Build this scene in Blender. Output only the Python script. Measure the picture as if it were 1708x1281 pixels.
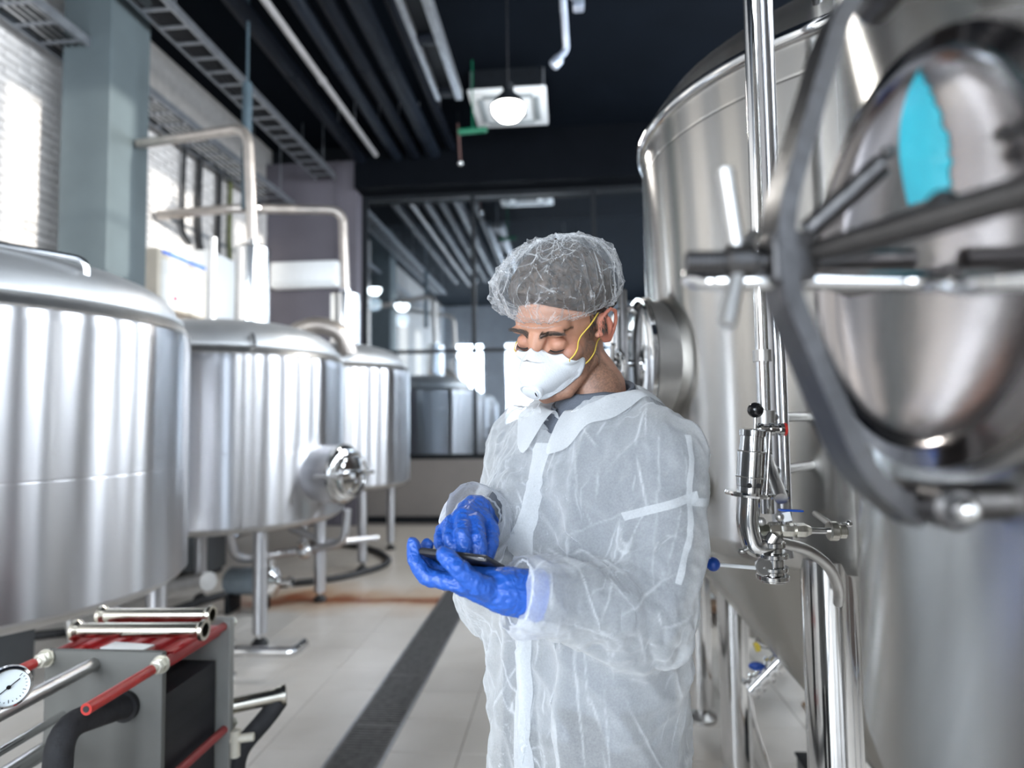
import bpy, bmesh, math, random
import numpy as np
from mathutils import Vector, Matrix, Euler, noise
R = math.radians
PI = math.pi
scene = bpy.context.scene
COL = scene.collection
for _o in list(bpy.data.objects):
    bpy.data.objects.remove(_o)

# ------------------------------------------------------------------ camera
F_PX, W_PX, H_PX = 1060.0, 1708.0, 1281.0
CAM = Vector((0.0, 0.0, 1.5))
CROT = Matrix.Rotation(R(4.85), 3, 'Z') @ Matrix.Rotation(R(90 + 3.3), 3, 'X') @ Matrix.Rotation(R(-0.75), 3, 'Z')
cam_data = bpy.data.cameras.new('camera')
cam = bpy.data.objects.new('camera', cam_data)
COL.objects.link(cam)
cam.matrix_world = Matrix.Translation(CAM) @ CROT.to_4x4()
cam_data.sensor_width = 36.0
cam_data.lens = F_PX / W_PX * 36.0
cam_data.clip_start = 0.02
cam_data.clip_end = 60
cam_data.dof.use_dof = True
cam_data.dof.focus_distance = 1.08
cam_data.dof.aperture_fstop = 2.1
scene.camera = cam

# ------------------------------------------------------------------ world, lights, exposure
scene.view_settings.view_transform = 'Standard'
scene.view_settings.look = 'None'
scene.view_settings.gamma = 1.0
scene.view_settings.use_curve_mapping = False
scene.view_settings.exposure = 0.52
scene.cycles.use_denoising = True
scene.cycles.max_bounces = 10
scene.cycles.transparent_max_bounces = 24
scene.cycles.sample_clamp_indirect = 6.0
scene.cycles.blur_glossy = 0.5
world = bpy.data.worlds.new('daylight_sky')
scene.world = world
world.use_nodes = True
wn = world.node_tree.nodes
bgn = wn['Background']
bgn.inputs[0].default_value = (0.62, 0.78, 1.0, 1)
bgn.inputs[1].default_value = 2.5

def area(name, loc, direction, sx, sy, power, color=(1, 1, 1)):
    l = bpy.data.lights.new(name, 'AREA')
    l.shape = 'RECTANGLE'
    l.size, l.size_y = sx, sy
    l.energy = power
    l.color = color
    o = bpy.data.objects.new(name, l)
    COL.objects.link(o)
    o.location = loc
    o.rotation_euler = Vector(direction).to_track_quat('-Z', 'Y').to_euler()
    return o

DAY = (0.86, 0.93, 1.0)
# daylight just outside the high windows of the right wall, the windows of the back wall and the left wall
RWY = (-3.0, -1.2, 0.6, 2.4, 4.2, 6.0, 7.8)
for y in RWY:
    area('window_daylight', (3.36, y, 3.9), (-1, 0, -0.25), 0.85, 2.2, 105, DAY)
BWX = ((-3.5, 210), (-1.7, 120), (0.1, 30), (1.9, 20))
for x, p_ in BWX:
    area('window_daylight', (x, -4.36, 2.6), (0.1, 1, -0.05), 0.95, 3.4, p_, DAY)
sun = bpy.data.lights.new('sun', 'SUN')
sun.energy = 4.5
sun.angle = R(1.0)
sun.color = (1.0, 0.96, 0.88)
sun_o = bpy.data.objects.new('sun', sun)
COL.objects.link(sun_o)
sun_o.rotation_euler = Vector((-0.94, 0.32, -0.085)).to_track_quat('-Z', 'Y').to_euler()

# ------------------------------------------------------------------ placing helpers
_RI = CROT
def ray(px, py):
    d = _RI @ Vector(((px - W_PX / 2) / F_PX, -(py - H_PX / 2) / F_PX, -1.0))
    return d
def at(px, py, Y):
    """world point on the ray of a measured pixel at a given depth Y"""
    d = ray(px, py)
    return CAM + d * (Y / d.y)

# ------------------------------------------------------------------ materials
MATS = {}
def nn(nt, t, **kw):
    n = nt.nodes.new(t)
    for k, v in kw.items():
        setattr(n, k, v)
    return n
def mat(name, color=(0.5, 0.5, 0.5), rough=0.5, metal=0.0, noise_scale=None, noise_amt=0.12, bump=0.0,
        bump_scale=None, spec=0.5, emit=None, emit_str=0, alpha=None, stretch=None, aniso=0.0, coat=0.0, color2=None,
        trans=0.0, sss=0.0, detail=4):
    if name in MATS:
        return MATS[name]
    m = bpy.data.materials.new(name)
    m.use_nodes = True
    nt = m.node_tree
    b = nt.nodes['Principled BSDF']
    b.inputs['Base Color'].default_value = (*color, 1)
    b.inputs['Roughness'].default_value = rough
    b.inputs['Metallic'].default_value = metal
    b.inputs['Specular IOR Level'].default_value = spec
    b.inputs['Coat Weight'].default_value = coat
    if sss:
        b.inputs['Subsurface Weight'].default_value = sss
        b.inputs['Subsurface Radius'].default_value = (0.02, 0.008, 0.005)
    if trans:
        b.inputs['Transmission Weight'].default_value = trans
    if alpha is not None:
        b.inputs['Alpha'].default_value = alpha
    if emit:
        b.inputs['Emission Color'].default_value = (*emit, 1)
        b.inputs['Emission Strength'].default_value = emit_str
    tc = nn(nt, 'ShaderNodeTexCoord')
    mp = nn(nt, 'ShaderNodeMapping')
    nt.links.new(tc.outputs['Object'], mp.inputs['Vector'])
    if stretch:
        mp.inputs['Scale'].default_value = stretch
    if aniso:
        b.inputs['Anisotropic'].default_value = aniso
        tg = nn(nt, 'ShaderNodeTangent', direction_type='RADIAL', axis='Z')
        nt.links.new(tg.outputs[0], b.inputs['Tangent'])
        b.inputs['Anisotropic Rotation'].default_value = 0.25
    if noise_scale:
        n = nn(nt, 'ShaderNodeTexNoise')
        n.inputs['Scale'].default_value = noise_scale
        n.inputs['Detail'].default_value = detail
        nt.links.new(mp.outputs[0], n.inputs['Vector'])
        r = nn(nt, 'ShaderNodeValToRGB')
        c2 = color2 or tuple(max(0, c * (1 - 2 * noise_amt)) for c in color)
        r.color_ramp.elements[0].position = 0.3
        r.color_ramp.elements[1].position = 0.7
        r.color_ramp.elements[0].color = (*c2, 1)
        r.color_ramp.elements[1].color = (*color, 1)
        nt.links.new(n.outputs['Fac'], r.inputs['Fac'])
        nt.links.new(r.outputs[0], b.inputs['Base Color'])
    if bump:
        n2 = nn(nt, 'ShaderNodeTexNoise')
        n2.inputs['Scale'].default_value = bump_scale or 30
        n2.inputs['Detail'].default_value = detail
        nt.links.new(mp.outputs[0], n2.inputs['Vector'])
        bp = nn(nt, 'ShaderNodeBump')
        bp.inputs['Strength'].default_value = bump
        bp.inputs['Distance'].default_value = 0.01
        nt.links.new(n2.outputs['Fac'], bp.inputs['Height'])
        nt.links.new(bp.outputs[0], b.inputs['Normal'])
    MATS[name] = m
    return m

STEEL = mat('brushed_stainless', (0.60, 0.60, 0.62), 0.28, 1.0, noise_scale=3.0, noise_amt=0.05, stretch=(1, 1, 0.04), aniso=1.0, bump=0.02, bump_scale=7, detail=1)
STEEL_F = mat('polished_shell', (0.56, 0.545, 0.52), 0.24, 1.0, noise_scale=3.0, noise_amt=0.06, stretch=(1, 1, 0.05), aniso=1.0, bump=0.03, bump_scale=8, detail=1)
CHROME = mat('polished_steel', (0.72, 0.72, 0.72), 0.1, 1.0, noise_scale=20, noise_amt=0.03)
SATIN = mat('satin_steel', (0.60, 0.59, 0.575), 0.36, 1.0, noise_scale=15, noise_amt=0.08)
DARKSTEEL = mat('cast_steel', (0.13, 0.125, 0.125), 0.38, 1.0, noise_scale=30, noise_amt=0.1, bump=0.1, bump_scale=80)
GALV = mat('galvanised', (0.36, 0.38, 0.41), 0.42, 0.8, noise_scale=12, noise_amt=0.15)
BLACKRUB = mat('black_rubber', (0.015, 0.015, 0.017), 0.5, noise_scale=40, noise_amt=0.2)
BLACKFOAM = mat('black_foam_insulation', (0.025, 0.025, 0.028), 0.75, noise_scale=40, noise_amt=0.2, bump=0.2, bump_scale=120)
BLACKBALL = mat('black_knob_plastic', (0.01, 0.01, 0.011), 0.12, noise_scale=40, noise_amt=0.1)
BLUEKNOB = mat('blue_plastic', (0.01, 0.075, 0.42), 0.3, noise_scale=30, noise_amt=0.1)
BLUESTRIPE = mat('blue_enamel', (0.0, 0.13, 0.72), 0.4, noise_scale=30, noise_amt=0.05)
REDSLEEVE = mat('red_sleeve', (0.52, 0.03, 0.022), 0.4, noise_scale=20, noise_amt=0.12)
REDPAINT = mat('red_painted_metal', (0.42, 0.008, 0.012), 0.35, noise_scale=12, noise_amt=0.15)
GREYPAINT = mat('grey_painted_metal', (0.30, 0.30, 0.28), 0.45, noise_scale=6, noise_amt=0.08)
LGREY = mat('light_grey_enamel', (0.62, 0.63, 0.63), 0.4, noise_scale=8, noise_amt=0.05)
BEIGE = mat('beige_enamel', (0.55, 0.50, 0.42), 0.45, noise_scale=8, noise_amt=0.05)
WHITEP = mat('white_plastic', (0.85, 0.87, 0.88), 0.35, noise_scale=30, noise_amt=0.03)
BLACKMETAL = mat('black_painted_metal', (0.006, 0.008, 0.011), 0.5, noise_scale=12, noise_amt=0.2, spec=.25)
DUCTM = mat('dark_duct_paint', (0.005, 0.007, 0.012), 0.5, noise_scale=6, noise_amt=0.2, spec=.15)
CREAMV = mat('cream_valve_plastic', (0.75, 0.70, 0.58), 0.4, noise_scale=30, noise_amt=0.05)
TEAL = mat('teal_plastic', (0.0, 0.50, 0.36), 0.35, noise_scale=20, noise_amt=0.08)

# ------------------------------------------------------------------ mesh helpers
def frame_of(axis):
    a = Vector(axis).normalized()
    return a.to_track_quat('Z', 'Y').to_matrix()

class MB:
    def __init__(s):
        s.v, s.f = [], []
    def add(s, vs, fs):
        k = len(s.v)
        s.v += [tuple(x) for x in vs]
        s.f += [tuple(i + k for i in f) for f in fs]
        return s
    def box(s, c, size, rot=None, bev=0.0):
        hx, hy, hz = (q / 2 for q in size)
        m = rot if rot is not None else Matrix.Identity(3)
        if bev <= 0:
            vs = [Vector((x, y, z)) for x in (-hx, hx) for y in (-hy, hy) for z in (-hz, hz)]
            fs = [(0, 1, 3, 2), (4, 6, 7, 5), (0, 4, 5, 1), (2, 3, 7, 6), (0, 2, 6, 4), (1, 5, 7, 3)]
        else:
            bev = min(bev, hx * .98, hy * .98, hz * .98)
            bm = bmesh.new()
            bmesh.ops.create_cube(bm, size=1)
            for v in bm.verts:
                v.co = Vector((v.co.x * 2 * hx, v.co.y * 2 * hy, v.co.z * 2 * hz))
            bmesh.ops.bevel(bm, geom=bm.edges[:], offset=bev, segments=2, affect='EDGES', profile=0.5)
            bm.verts.index_update()
            vs = [v.co.copy() for v in bm.verts]
            fs = [tuple(v.index for v in f.verts) for f in bm.faces]
            bm.free()
        c = Vector(c)
        return s.add([m @ v + c for v in vs], fs)
    def lathe(s, prof, origin=(0, 0, 0), axis=(0, 0, 1), n=48, cap=True, arc=None):
        """prof: list of (r, h) along the axis"""
        m = frame_of(axis)
        o = Vector(origin)
        vs, fs = [], []
        for r, h in prof:
            for i in range(n):
                a = 2 * PI * i / n
                vs.append(m @ Vector((r * math.cos(a), r * math.sin(a), h)) + o)
        for j in range(len(prof) - 1):
            for i in range(n):
                a, b = j * n + i, j * n + (i + 1) % n
                fs.append((a, b, b + n, a + n))
        if cap:
            if prof[0][0] > 1e-5:
                fs.append(tuple(reversed(range(n))))
            if prof[-1][0] > 1e-5:
                fs.append(tuple((len(prof) - 1) * n + i for i in range(n)))
        return s.add(vs, fs)
    def cyl(s, p0, p1, r, r1=None, n=20, bev=0.0):
        p0, p1 = Vector(p0), Vector(p1)
        r1 = r if r1 is None else r1
        L = (p1 - p0).length
        if bev > 0:
            prof = [(r - bev, 0), (r, bev), (r1, L - bev), (r1 - bev, L)]
        else:
            prof = [(r, 0), (r1, L)]
        return s.lathe(prof, p0, p1 - p0, n)
    def ball(s, c, r, n=20, sc=(1, 1, 1), rot=None):
        prof = []
        m = max(6, n // 2)
        vs, fs = [], []
        mm = rot if rot is not None else Matrix.Identity(3)
        for j in range(m + 1):
            t = PI * j / m
            prof.append((math.sin(t), -math.cos(t)))
        for rr, h in prof:
            for i in range(n):
                a = 2 * PI * i / n
                vs.append(mm @ Vector((r * sc[0] * rr * math.cos(a), r * sc[1] * rr * math.sin(a), r * sc[2] * h)) + Vector(c))
        for j in range(m):
            for i in range(n):
                a, b = j * n + i, j * n + (i + 1) % n
                fs.append((a, b, b + n, a + n))
        return s.add(vs, fs)
    def tube(s, pts, r, n=14, smooth=0, closed=False, radii=None):
        pts = [Vector(p) for p in pts]
        if smooth:
            pts = round_path(pts, smooth, closed)
        N = len(pts)
        vs, fs = [], []
        up = None
        for i, p in enumerate(pts):
            if closed:
                d = (pts[(i + 1) % N] - pts[i - 1]).normalized()
            else:
                d = (pts[min(i + 1, N - 1)] - pts[max(i - 1, 0)]).normalized()
            if up is None:
                up = d.orthogonal().normalized()
            up = (up - d * up.dot(d))
            up = up.normalized() if up.length > 1e-6 else d.orthogonal().normalized()
            w = d.cross(up)
            rr = radii[i] if radii else r
            for k in range(n):
                a = 2 * PI * k / n
                vs.append(p + (up * math.cos(a) + w * math.sin(a)) * rr)
        M = N if closed else N - 1
        for j in range(M):
            for k in range(n):
                a, b = j * n + k, j * n + (k + 1) % n
                c, d_ = ((j + 1) % N) * n + (k + 1) % n, ((j + 1) % N) * n + k
                fs.append((a, b, c, d_))
        if not closed:
            fs.append(tuple(reversed(range(n))))
            fs.append(tuple((N - 1) * n + k for k in range(n)))
        return s.add(vs, fs)
    def torus(s, c, axis, Rr, r, n=40, m=12):
        fm = frame_of(axis)
        pts = [fm @ Vector((Rr * math.cos(2 * PI * i / n), Rr * math.sin(2 * PI * i / n), 0)) + Vector(c) for i in range(n)]
        return s.tube(pts, r, m, closed=True)
    def build(s, name, material, parent=None, angle=35, flat=False, **props):
        me = bpy.data.meshes.new(name)
        me.from_pydata(s.v, [], s.f)
        bm = bmesh.new()
        bm.from_mesh(me)
        bmesh.ops.recalc_face_normals(bm, faces=bm.faces[:])
        bm.to_mesh(me)
        bm.free()
        me.materials.append(material)
        if not flat:
            me.shade_smooth()
            me.set_sharp_from_angle(angle=R(angle))
        o = bpy.data.objects.new(name, me)
        COL.objects.link(o)
        if parent is not None:
            o.parent = parent
        for k, v in props.items():
            o[k] = v
        return o

def round_path(pts, rad, closed=False, seg=6):
    out = []
    N = len(pts)
    for i, p in enumerate(pts):
        if not closed and i in (0, N - 1):
            out.append(p)
            continue
        a, b = pts[i - 1], pts[(i + 1) % N]
        da, db = (a - p), (b - p)
        ra = min(rad, da.length * 0.45, db.length * 0.45)
        pa, pb = p + da.normalized() * ra, p + db.normalized() * ra
        for k in range(seg + 1):
            t = k / seg
            out.append(pa * (1 - t) ** 2 + p * 2 * t * (1 - t) + pb * t * t)
    return out

def empty(name, loc=(0, 0, 0), label=None, category=None, group=None, kind=None):
    o = bpy.data.objects.new(name, None)
    COL.objects.link(o)
    o.location = loc
    o.empty_display_size = 0.1
    return tag(o, label, category, group, kind)
def tag(o, label=None, category=None, group=None, kind=None):
    if label: o['label'] = label
    if category: o['category'] = category
    if group: o['group'] = group
    if kind: o['kind'] = kind
    return o
def thing(name, loc, label, category, group=None):
    """an Empty at the thing's base; parts are modelled in world coordinates and moved under it"""
    return empty(name, loc, label, category, group)
def settle():
    """parts were built in world coordinates: keep them there under their parents"""
    bpy.context.view_layer.update()
    for o in list(bpy.data.objects):
        if o.parent is not None and not o.get('_local'):
            pass
def world_parts(root):
    """shift the meshes of parts so their data is relative to the root's base point"""
    off = root.location
    seen = set()
    def go(o):
        for c in o.children:
            if c.type == 'MESH' and c.data.name not in seen:
                seen.add(c.data.name)
                c.data.transform(Matrix.Translation(-off))
            go(c)
    go(root)
# ================================================================== the setting
random.seed(4)
XL, XR, YB, YF, ZC = -4.5, 3.25, -4.25, 9.4, 5.75
TW = 0.326
DX0 = -1.094           # left edge of the drain channel (world X)
DXW = 0.26             # width of the channel

def floor_material(name, shift):
    m = bpy.data.materials.new(name)
    m.use_nodes = True
    nt = m.node_tree
    b = nt.nodes['Principled BSDF']
    b.inputs['Roughness'].default_value = 0.33
    geo = nn(nt, 'ShaderNodeNewGeometry')
    tc = nn(nt, 'ShaderNodeTexCoord')
    oi = nn(nt, 'ShaderNodeObjectInfo')
    n = nn(nt, 'ShaderNodeTexNoise'); n.inputs['Scale'].default_value = 2.2; n.inputs['Detail'].default_value = 8
    nt.links.new(geo.outputs['Position'], n.inputs['Vector'])
    r = nn(nt, 'ShaderNodeValToRGB')
    r.color_ramp.elements[0].position = 0.25; r.color_ramp.elements[0].color = (0.56, 0.52, 0.47, 1)
    r.color_ramp.elements[1].position = 0.75; r.color_ramp.elements[1].color = (0.70, 0.66, 0.61, 1)
    nt.links.new(n.outputs['Fac'], r.inputs['Fac'])
    # a rust-brown stain where waste water ran across the tiles towards the channel
    sp = nn(nt, 'ShaderNodeSeparateXYZ'); nt.links.new(geo.outputs['Position'], sp.inputs[0])
    n2 = nn(nt, 'ShaderNodeTexNoise'); n2.inputs['Scale'].default_value = 1.6; n2.inputs['Detail'].default_value = 5
    nt.links.new(geo.outputs['Position'], n2.inputs['Vector'])
    m1 = nn(nt, 'ShaderNodeMath', operation='MULTIPLY_ADD'); m1.inputs[1].default_value = 0.9; m1.inputs[2].default_value = -0.45
    nt.links.new(n2.outputs['Fac'], m1.inputs[0])
    ad = nn(nt, 'ShaderNodeMath', operation='ADD'); nt.links.new(sp.outputs['Y'], ad.inputs[0]); nt.links.new(m1.outputs[0], ad.inputs[1])
    sb = nn(nt, 'ShaderNodeMath', operation='SUBTRACT'); sb.inputs[1].default_value = 5.36; nt.links.new(ad.outputs[0], sb.inputs[0])
    def band(width, power):
        ab = nn(nt, 'ShaderNodeMath', operation='ABSOLUTE'); nt.links.new(sb.outputs[0], ab.inputs[0])
        mr = nn(nt, 'ShaderNodeMapRange'); mr.inputs[1].default_value = 0.0; mr.inputs[2].default_value = width
        mr.inputs[3].default_value = power; mr.inputs[4].default_value = 0.0; mr.interpolation_type = 'SMOOTHSTEP'
        nt.links.new(ab.outputs[0], mr.inputs[0])
        return mr
    xl = nn(nt, 'ShaderNodeMapRange'); xl.interpolation_type = 'SMOOTHSTEP'
    xl.inputs[1].default_value = -3.2; xl.inputs[2].default_value = -2.4
    nt.links.new(sp.outputs['X'], xl.inputs[0])
    xr = nn(nt, 'ShaderNodeMapRange'); xr.interpolation_type = 'SMOOTHSTEP'
    xr.inputs[1].default_value = -0.6; xr.inputs[2].default_value = -1.1
    nt.links.new(sp.outputs['X'], xr.inputs[0])
    xm = nn(nt, 'ShaderNodeMath', operation='MULTIPLY'); nt.links.new(xl.outputs[0], xm.inputs[0]); nt.links.new(xr.outputs[0], xm.inputs[1])
    # faint dirty wash beyond the stain
    dm = nn(nt, 'ShaderNodeMapRange'); dm.interpolation_type = 'SMOOTHSTEP'
    dm.inputs[1].default_value = 4.6; dm.inputs[2].default_value = 6.6; dm.inputs[4].default_value = 0.75
    nt.links.new(ad.outputs[0], dm.inputs[0])
    mx0 = nn(nt, 'ShaderNodeMix', data_type='RGBA'); mx0.inputs['B'].default_value = (0.36, 0.31, 0.25, 1)
    nt.links.new(dm.outputs[0], mx0.inputs['Factor']); nt.links.new(r.outputs[0], mx0.inputs['A'])
    w1 = band(0.55, 0.75); w2 = band(0.20, 0.95)
    fa = nn(nt, 'ShaderNodeMath', operation='MULTIPLY'); nt.links.new(w1.outputs[0], fa.inputs[0]); nt.links.new(xm.outputs[0], fa.inputs[1])
    fb = nn(nt, 'ShaderNodeMath', operation='MULTIPLY'); nt.links.new(w2.outputs[0], fb.inputs[0]); nt.links.new(xm.outputs[0], fb.inputs[1])
    mx1 = nn(nt, 'ShaderNodeMix', data_type='RGBA'); mx1.inputs['B'].default_value = (0.40, 0.21, 0.07, 1)
    nt.links.new(fa.outputs[0], mx1.inputs['Factor']); nt.links.new(mx0.outputs['Result'], mx1.inputs['A'])
    mx2 = nn(nt, 'ShaderNodeMix', data_type='RGBA'); mx2.inputs['B'].default_value = (0.20, 0.04, 0.006, 1)
    nt.links.new(fb.outputs[0], mx2.inputs['Factor']); nt.links.new(mx1.outputs['Result'], mx2.inputs['A'])
    nt.links.new(mx2.outputs['Result'], b.inputs['Base Color'])
    n3 = nn(nt, 'ShaderNodeTexNoise'); n3.inputs['Scale'].default_value = 90
    nt.links.new(geo.outputs['Position'], n3.inputs['Vector'])
    bp = nn(nt, 'ShaderNodeBump'); bp.inputs['Strength'].default_value = 0.08; bp.inputs['Distance'].default_value = 0.004
    nt.links.new(n3.outputs['Fac'], bp.inputs['Height']); nt.links.new(bp.outputs[0], b.inputs['Normal'])
    return m
TILE = floor_material('beige_floor_tile', 0)
GROUT = mat('grout', (0.22, 0.19, 0.165), 0.8, noise_scale=8, noise_amt=0.15)

fb_ = MB()
fb_.box(((XL + DX0) / 2, (YB + YF) / 2, -0.054), (DX0 - XL, YF - YB, 0.1))
fb_.box(((XR + DX0 + DXW) / 2, (YB + YF) / 2, -0.054), (XR - DX0 - DXW, YF - YB, 0.1))
fb_.box((DX0 + DXW / 2, (YB + YF) / 2, -0.094), (DXW, YF - YB, 0.02))
floor = fb_.build('floor', GROUT, flat=True)
floor['kind'] = 'structure'
# tiles: one shared mesh, the nearest in view as objects, the rest joined
def tile_mesh(w, h):
    t = MB().box((0, 0, -0.006), (w, h, 0.012), bev=0.0)
    bm = bmesh.new()
    me = bpy.data.meshes.new('tile')
    me.from_pydata(t.v, [], t.f)
    bm.from_mesh(me)
    bmesh.ops.recalc_face_normals(bm, faces=bm.faces[:])
    bmesh.ops.bevel(bm, geom=[e for e in bm.edges if all(v.co.z > -0.001 for v in e.verts)], offset=0.0012, segments=1, affect='EDGES')
    bm.to_mesh(me); bm.free()
    me.materials.append(TILE)
    return me
G_ = 0.004
tme = tile_mesh(TW - G_, TW - G_)
YT0 = 3.258 - 10 * TW
cells = []
ny = int((YF - YT0) / TW)
for j in range(-12, ny):
    y = YT0 + (j + .5) * TW
    if y - TW / 2 < YB or y + TW / 2 > YF: continue
    for i in range(0, 10):
        cells.append((DX0 - (i + .5) * TW, y))
    for i in range(0, 14):
        x = DX0 + DXW + (i + .5) * TW
        if x + TW / 2 < XR: cells.append((x, y))
def seen(p):
    v = CROT.transposed() @ (Vector((p[0], p[1], 0)) - CAM)
    if v.z > -0.3: return None
    return abs(v.x / -v.z) < 0.86 and abs(v.y / -v.z) < 0.66
vis = sorted([c for c in cells if seen(c) and c[0] > -3.6], key=lambda c: c[0] ** 2 + c[1] ** 2)[:300]
vs_ = set(vis)
for k, (x, y) in enumerate(vis):
    o = bpy.data.objects.new('tile', tme)
    COL.objects.link(o); o.parent = floor
    o.location = (x, y, 0.0 + random.uniform(-0.0004, 0.0004))
rest = MB()
for c in cells:
    if c not in vs_:
        rest.box((c[0], c[1], -0.006), (TW - G_, TW - G_, 0.012))
for y0 in (0,):
    pass
o = rest.build('tiles', TILE, floor, flat=True); o['kind'] = 'stuff'
o.name = 'tile_field'

# drain channel: steel edge angles and slotted grates, a thing set into the floor
dr = thing('floor_drain', (DX0 + DXW / 2, 3.2, 0), 'long slotted dark steel drain channel running down the tiled aisle floor', 'floor drain')
b = MB()
for sx in (DX0 + 0.006, DX0 + DXW - 0.006):
    b.box((sx, (YB + YF) / 2, -0.02), (0.012, YF - YB - .02, 0.044))
b.build('edge_angle', mat('drain_edge_steel', (0.42, 0.42, 0.43), 0.35, 0.9, noise_scale=15, noise_amt=0.1), dr)
GRATE = mat('drain_grate_steel', (0.20, 0.195, 0.19), 0.5, 0.7, noise_scale=25, noise_amt=0.2)
gy = 2.32 - 0.5 * 2
first = None
GL = 0.62
while gy < YF - 0.7:
    if first is None:
        b = MB()
        n_ = 24
        for i in range(n_):
            yy = (i + .5) * (GL - 0.012) / n_ + 0.006
            b.box((0, yy, -0.008), (DXW - 0.036, 0.0125, 0.012))
        for sx in (-1, 1):
            b.box((sx * (DXW / 2 - 0.02), GL / 2, -0.01), (0.010, GL - 0.008, 0.018))
        b.box((0, 0.008, -0.008), (DXW - 0.04, 0.010, 0.014)); b.box((0, GL - 0.008, -0.008), (DXW - 0.04, 0.010, 0.014))
        first = b.build('grate', GRATE, dr, flat=True)
        g_ = first
    else:
        g_ = first.copy(); COL.objects.link(g_); g_.parent = dr
    g_['_abs'] = 1
    g_.location = (0, gy - 3.2, 0)
    gy += GL
# edge_angle mesh is world based
for c in dr.children:
    if c.name.startswith('edge'):
        c.data.transform(Matrix.Translation(-dr.location))
b = MB(); b.box((0, 2.4, -0.05), (DXW - 0.03, 14, 0.004))
b.v = [(x, y, z) for x, y, z in b.v]
o = b.build('trough', BLACKRUB, dr, flat=True); o.location = (0, 2.4 - 3.2, 0); o.data.transform(Matrix.Translation((0, -2.4, 0)))
o.scale = (1, 0.96, 1)

# ceiling, walls
CEILM = mat('dark_ceiling_paint', (0.0035, 0.0055, 0.009), 0.8, noise_scale=1.5, noise_amt=0.12, spec=.05)
PURP = mat('grey_plum_wall_paint', (0.115, 0.105, 0.125), 0.6, noise_scale=2, noise_amt=0.08)
GREIGE = mat('greige_wall_paint', (0.20, 0.18, 0.165), 0.6, noise_scale=2, noise_amt=0.08)
PALE = mat('pale_plaster', (0.58, 0.58, 0.58), 0.7, noise_scale=2, noise_amt=0.08)
UMBER = mat('umber_wall_paint', (.13, .10, .085), .7, noise_scale=2, noise_amt=.1)
DARKW = mat('dark_wall_paint', (0.02, 0.024, 0.03), 0.7, noise_scale=2, noise_amt=0.1)
def structure(name, mb, m, **k):
    o = mb.build(name, m, flat=True, **k); o['kind'] = 'structure'; return o
structure('ceiling', MB().box(((XL + XR) / 2, (YB + 13.4) / 2, ZC + 0.05), (XR - XL + .4, 13.4 - YB + .2, 0.1)), CEILM)
# left wall: plaster core with whitewashed bricks laid on it
wl = structure('wall_left', MB().box((XL - 0.06, (YB + YF) / 2, ZC / 2), (0.1, YF - YB, ZC)), mat('wall_mortar', (0.52, 0.50, 0.48), 0.8, noise_scale=10, noise_amt=0.1))
BRICKM = mat('whitewashed_brick', (0.74, 0.71, 0.69), 0.65, noise_scale=2.2, noise_amt=0.14, bump=0.3, bump_scale=25, detail=8)
bm_ = MB().box((0, 0, 0), (0.03, 0.235, 0.066), bev=0.0)
bme = bm_.build('brick', BRICKM, wl, flat=True)
bms = bme.data
bpy.data.objects.remove(bme)
BH, BL = 0.075, 0.245
lay = []
for r_ in range(0, int(5.02 / BH)):
    z = (r_ + .5) * BH
    for c_ in range(int((YF - 2.2) / BL)):
        y = 2.3 + (c_ + (.5 if r_ % 2 else 0)) * BL
        if y + BL / 2 < YF: lay.append((y, z))
def bvis(y, z):
    v = CROT.transposed() @ (Vector((XL, y, z)) - CAM)
    if v.z > -0.3: return False
    px, py = v.x / -v.z * F_PX + 854, 640.5 - v.y / -v.z * F_PX
    return (0 < px < 95 and 20 < py < 405) or (248 < px < 435 and 175 < py < 430)
near = sorted([l for l in lay if bvis(*l)], key=lambda l: l[0])[:300]
nset = set(near)
for y, z in near:
    o = bpy.data.objects.new('brick', bms); COL.objects.link(o); o.parent = wl
    o.location = (XL + random.uniform(-0.003, 0.006), y, z)
    o.rotation_euler = (random.uniform(-.006, .006), 0, random.uniform(-.012, .012))
rest = MB()
for (y, z) in lay:
    if (y, z) not in nset:
        rest.box((XL + random.uniform(-0.003, 0.005), y, z), (0.03, 0.235, 0.066))
o = rest.build('brickwork', BRICKM, wl, flat=True); o['kind'] = 'stuff'
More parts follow.
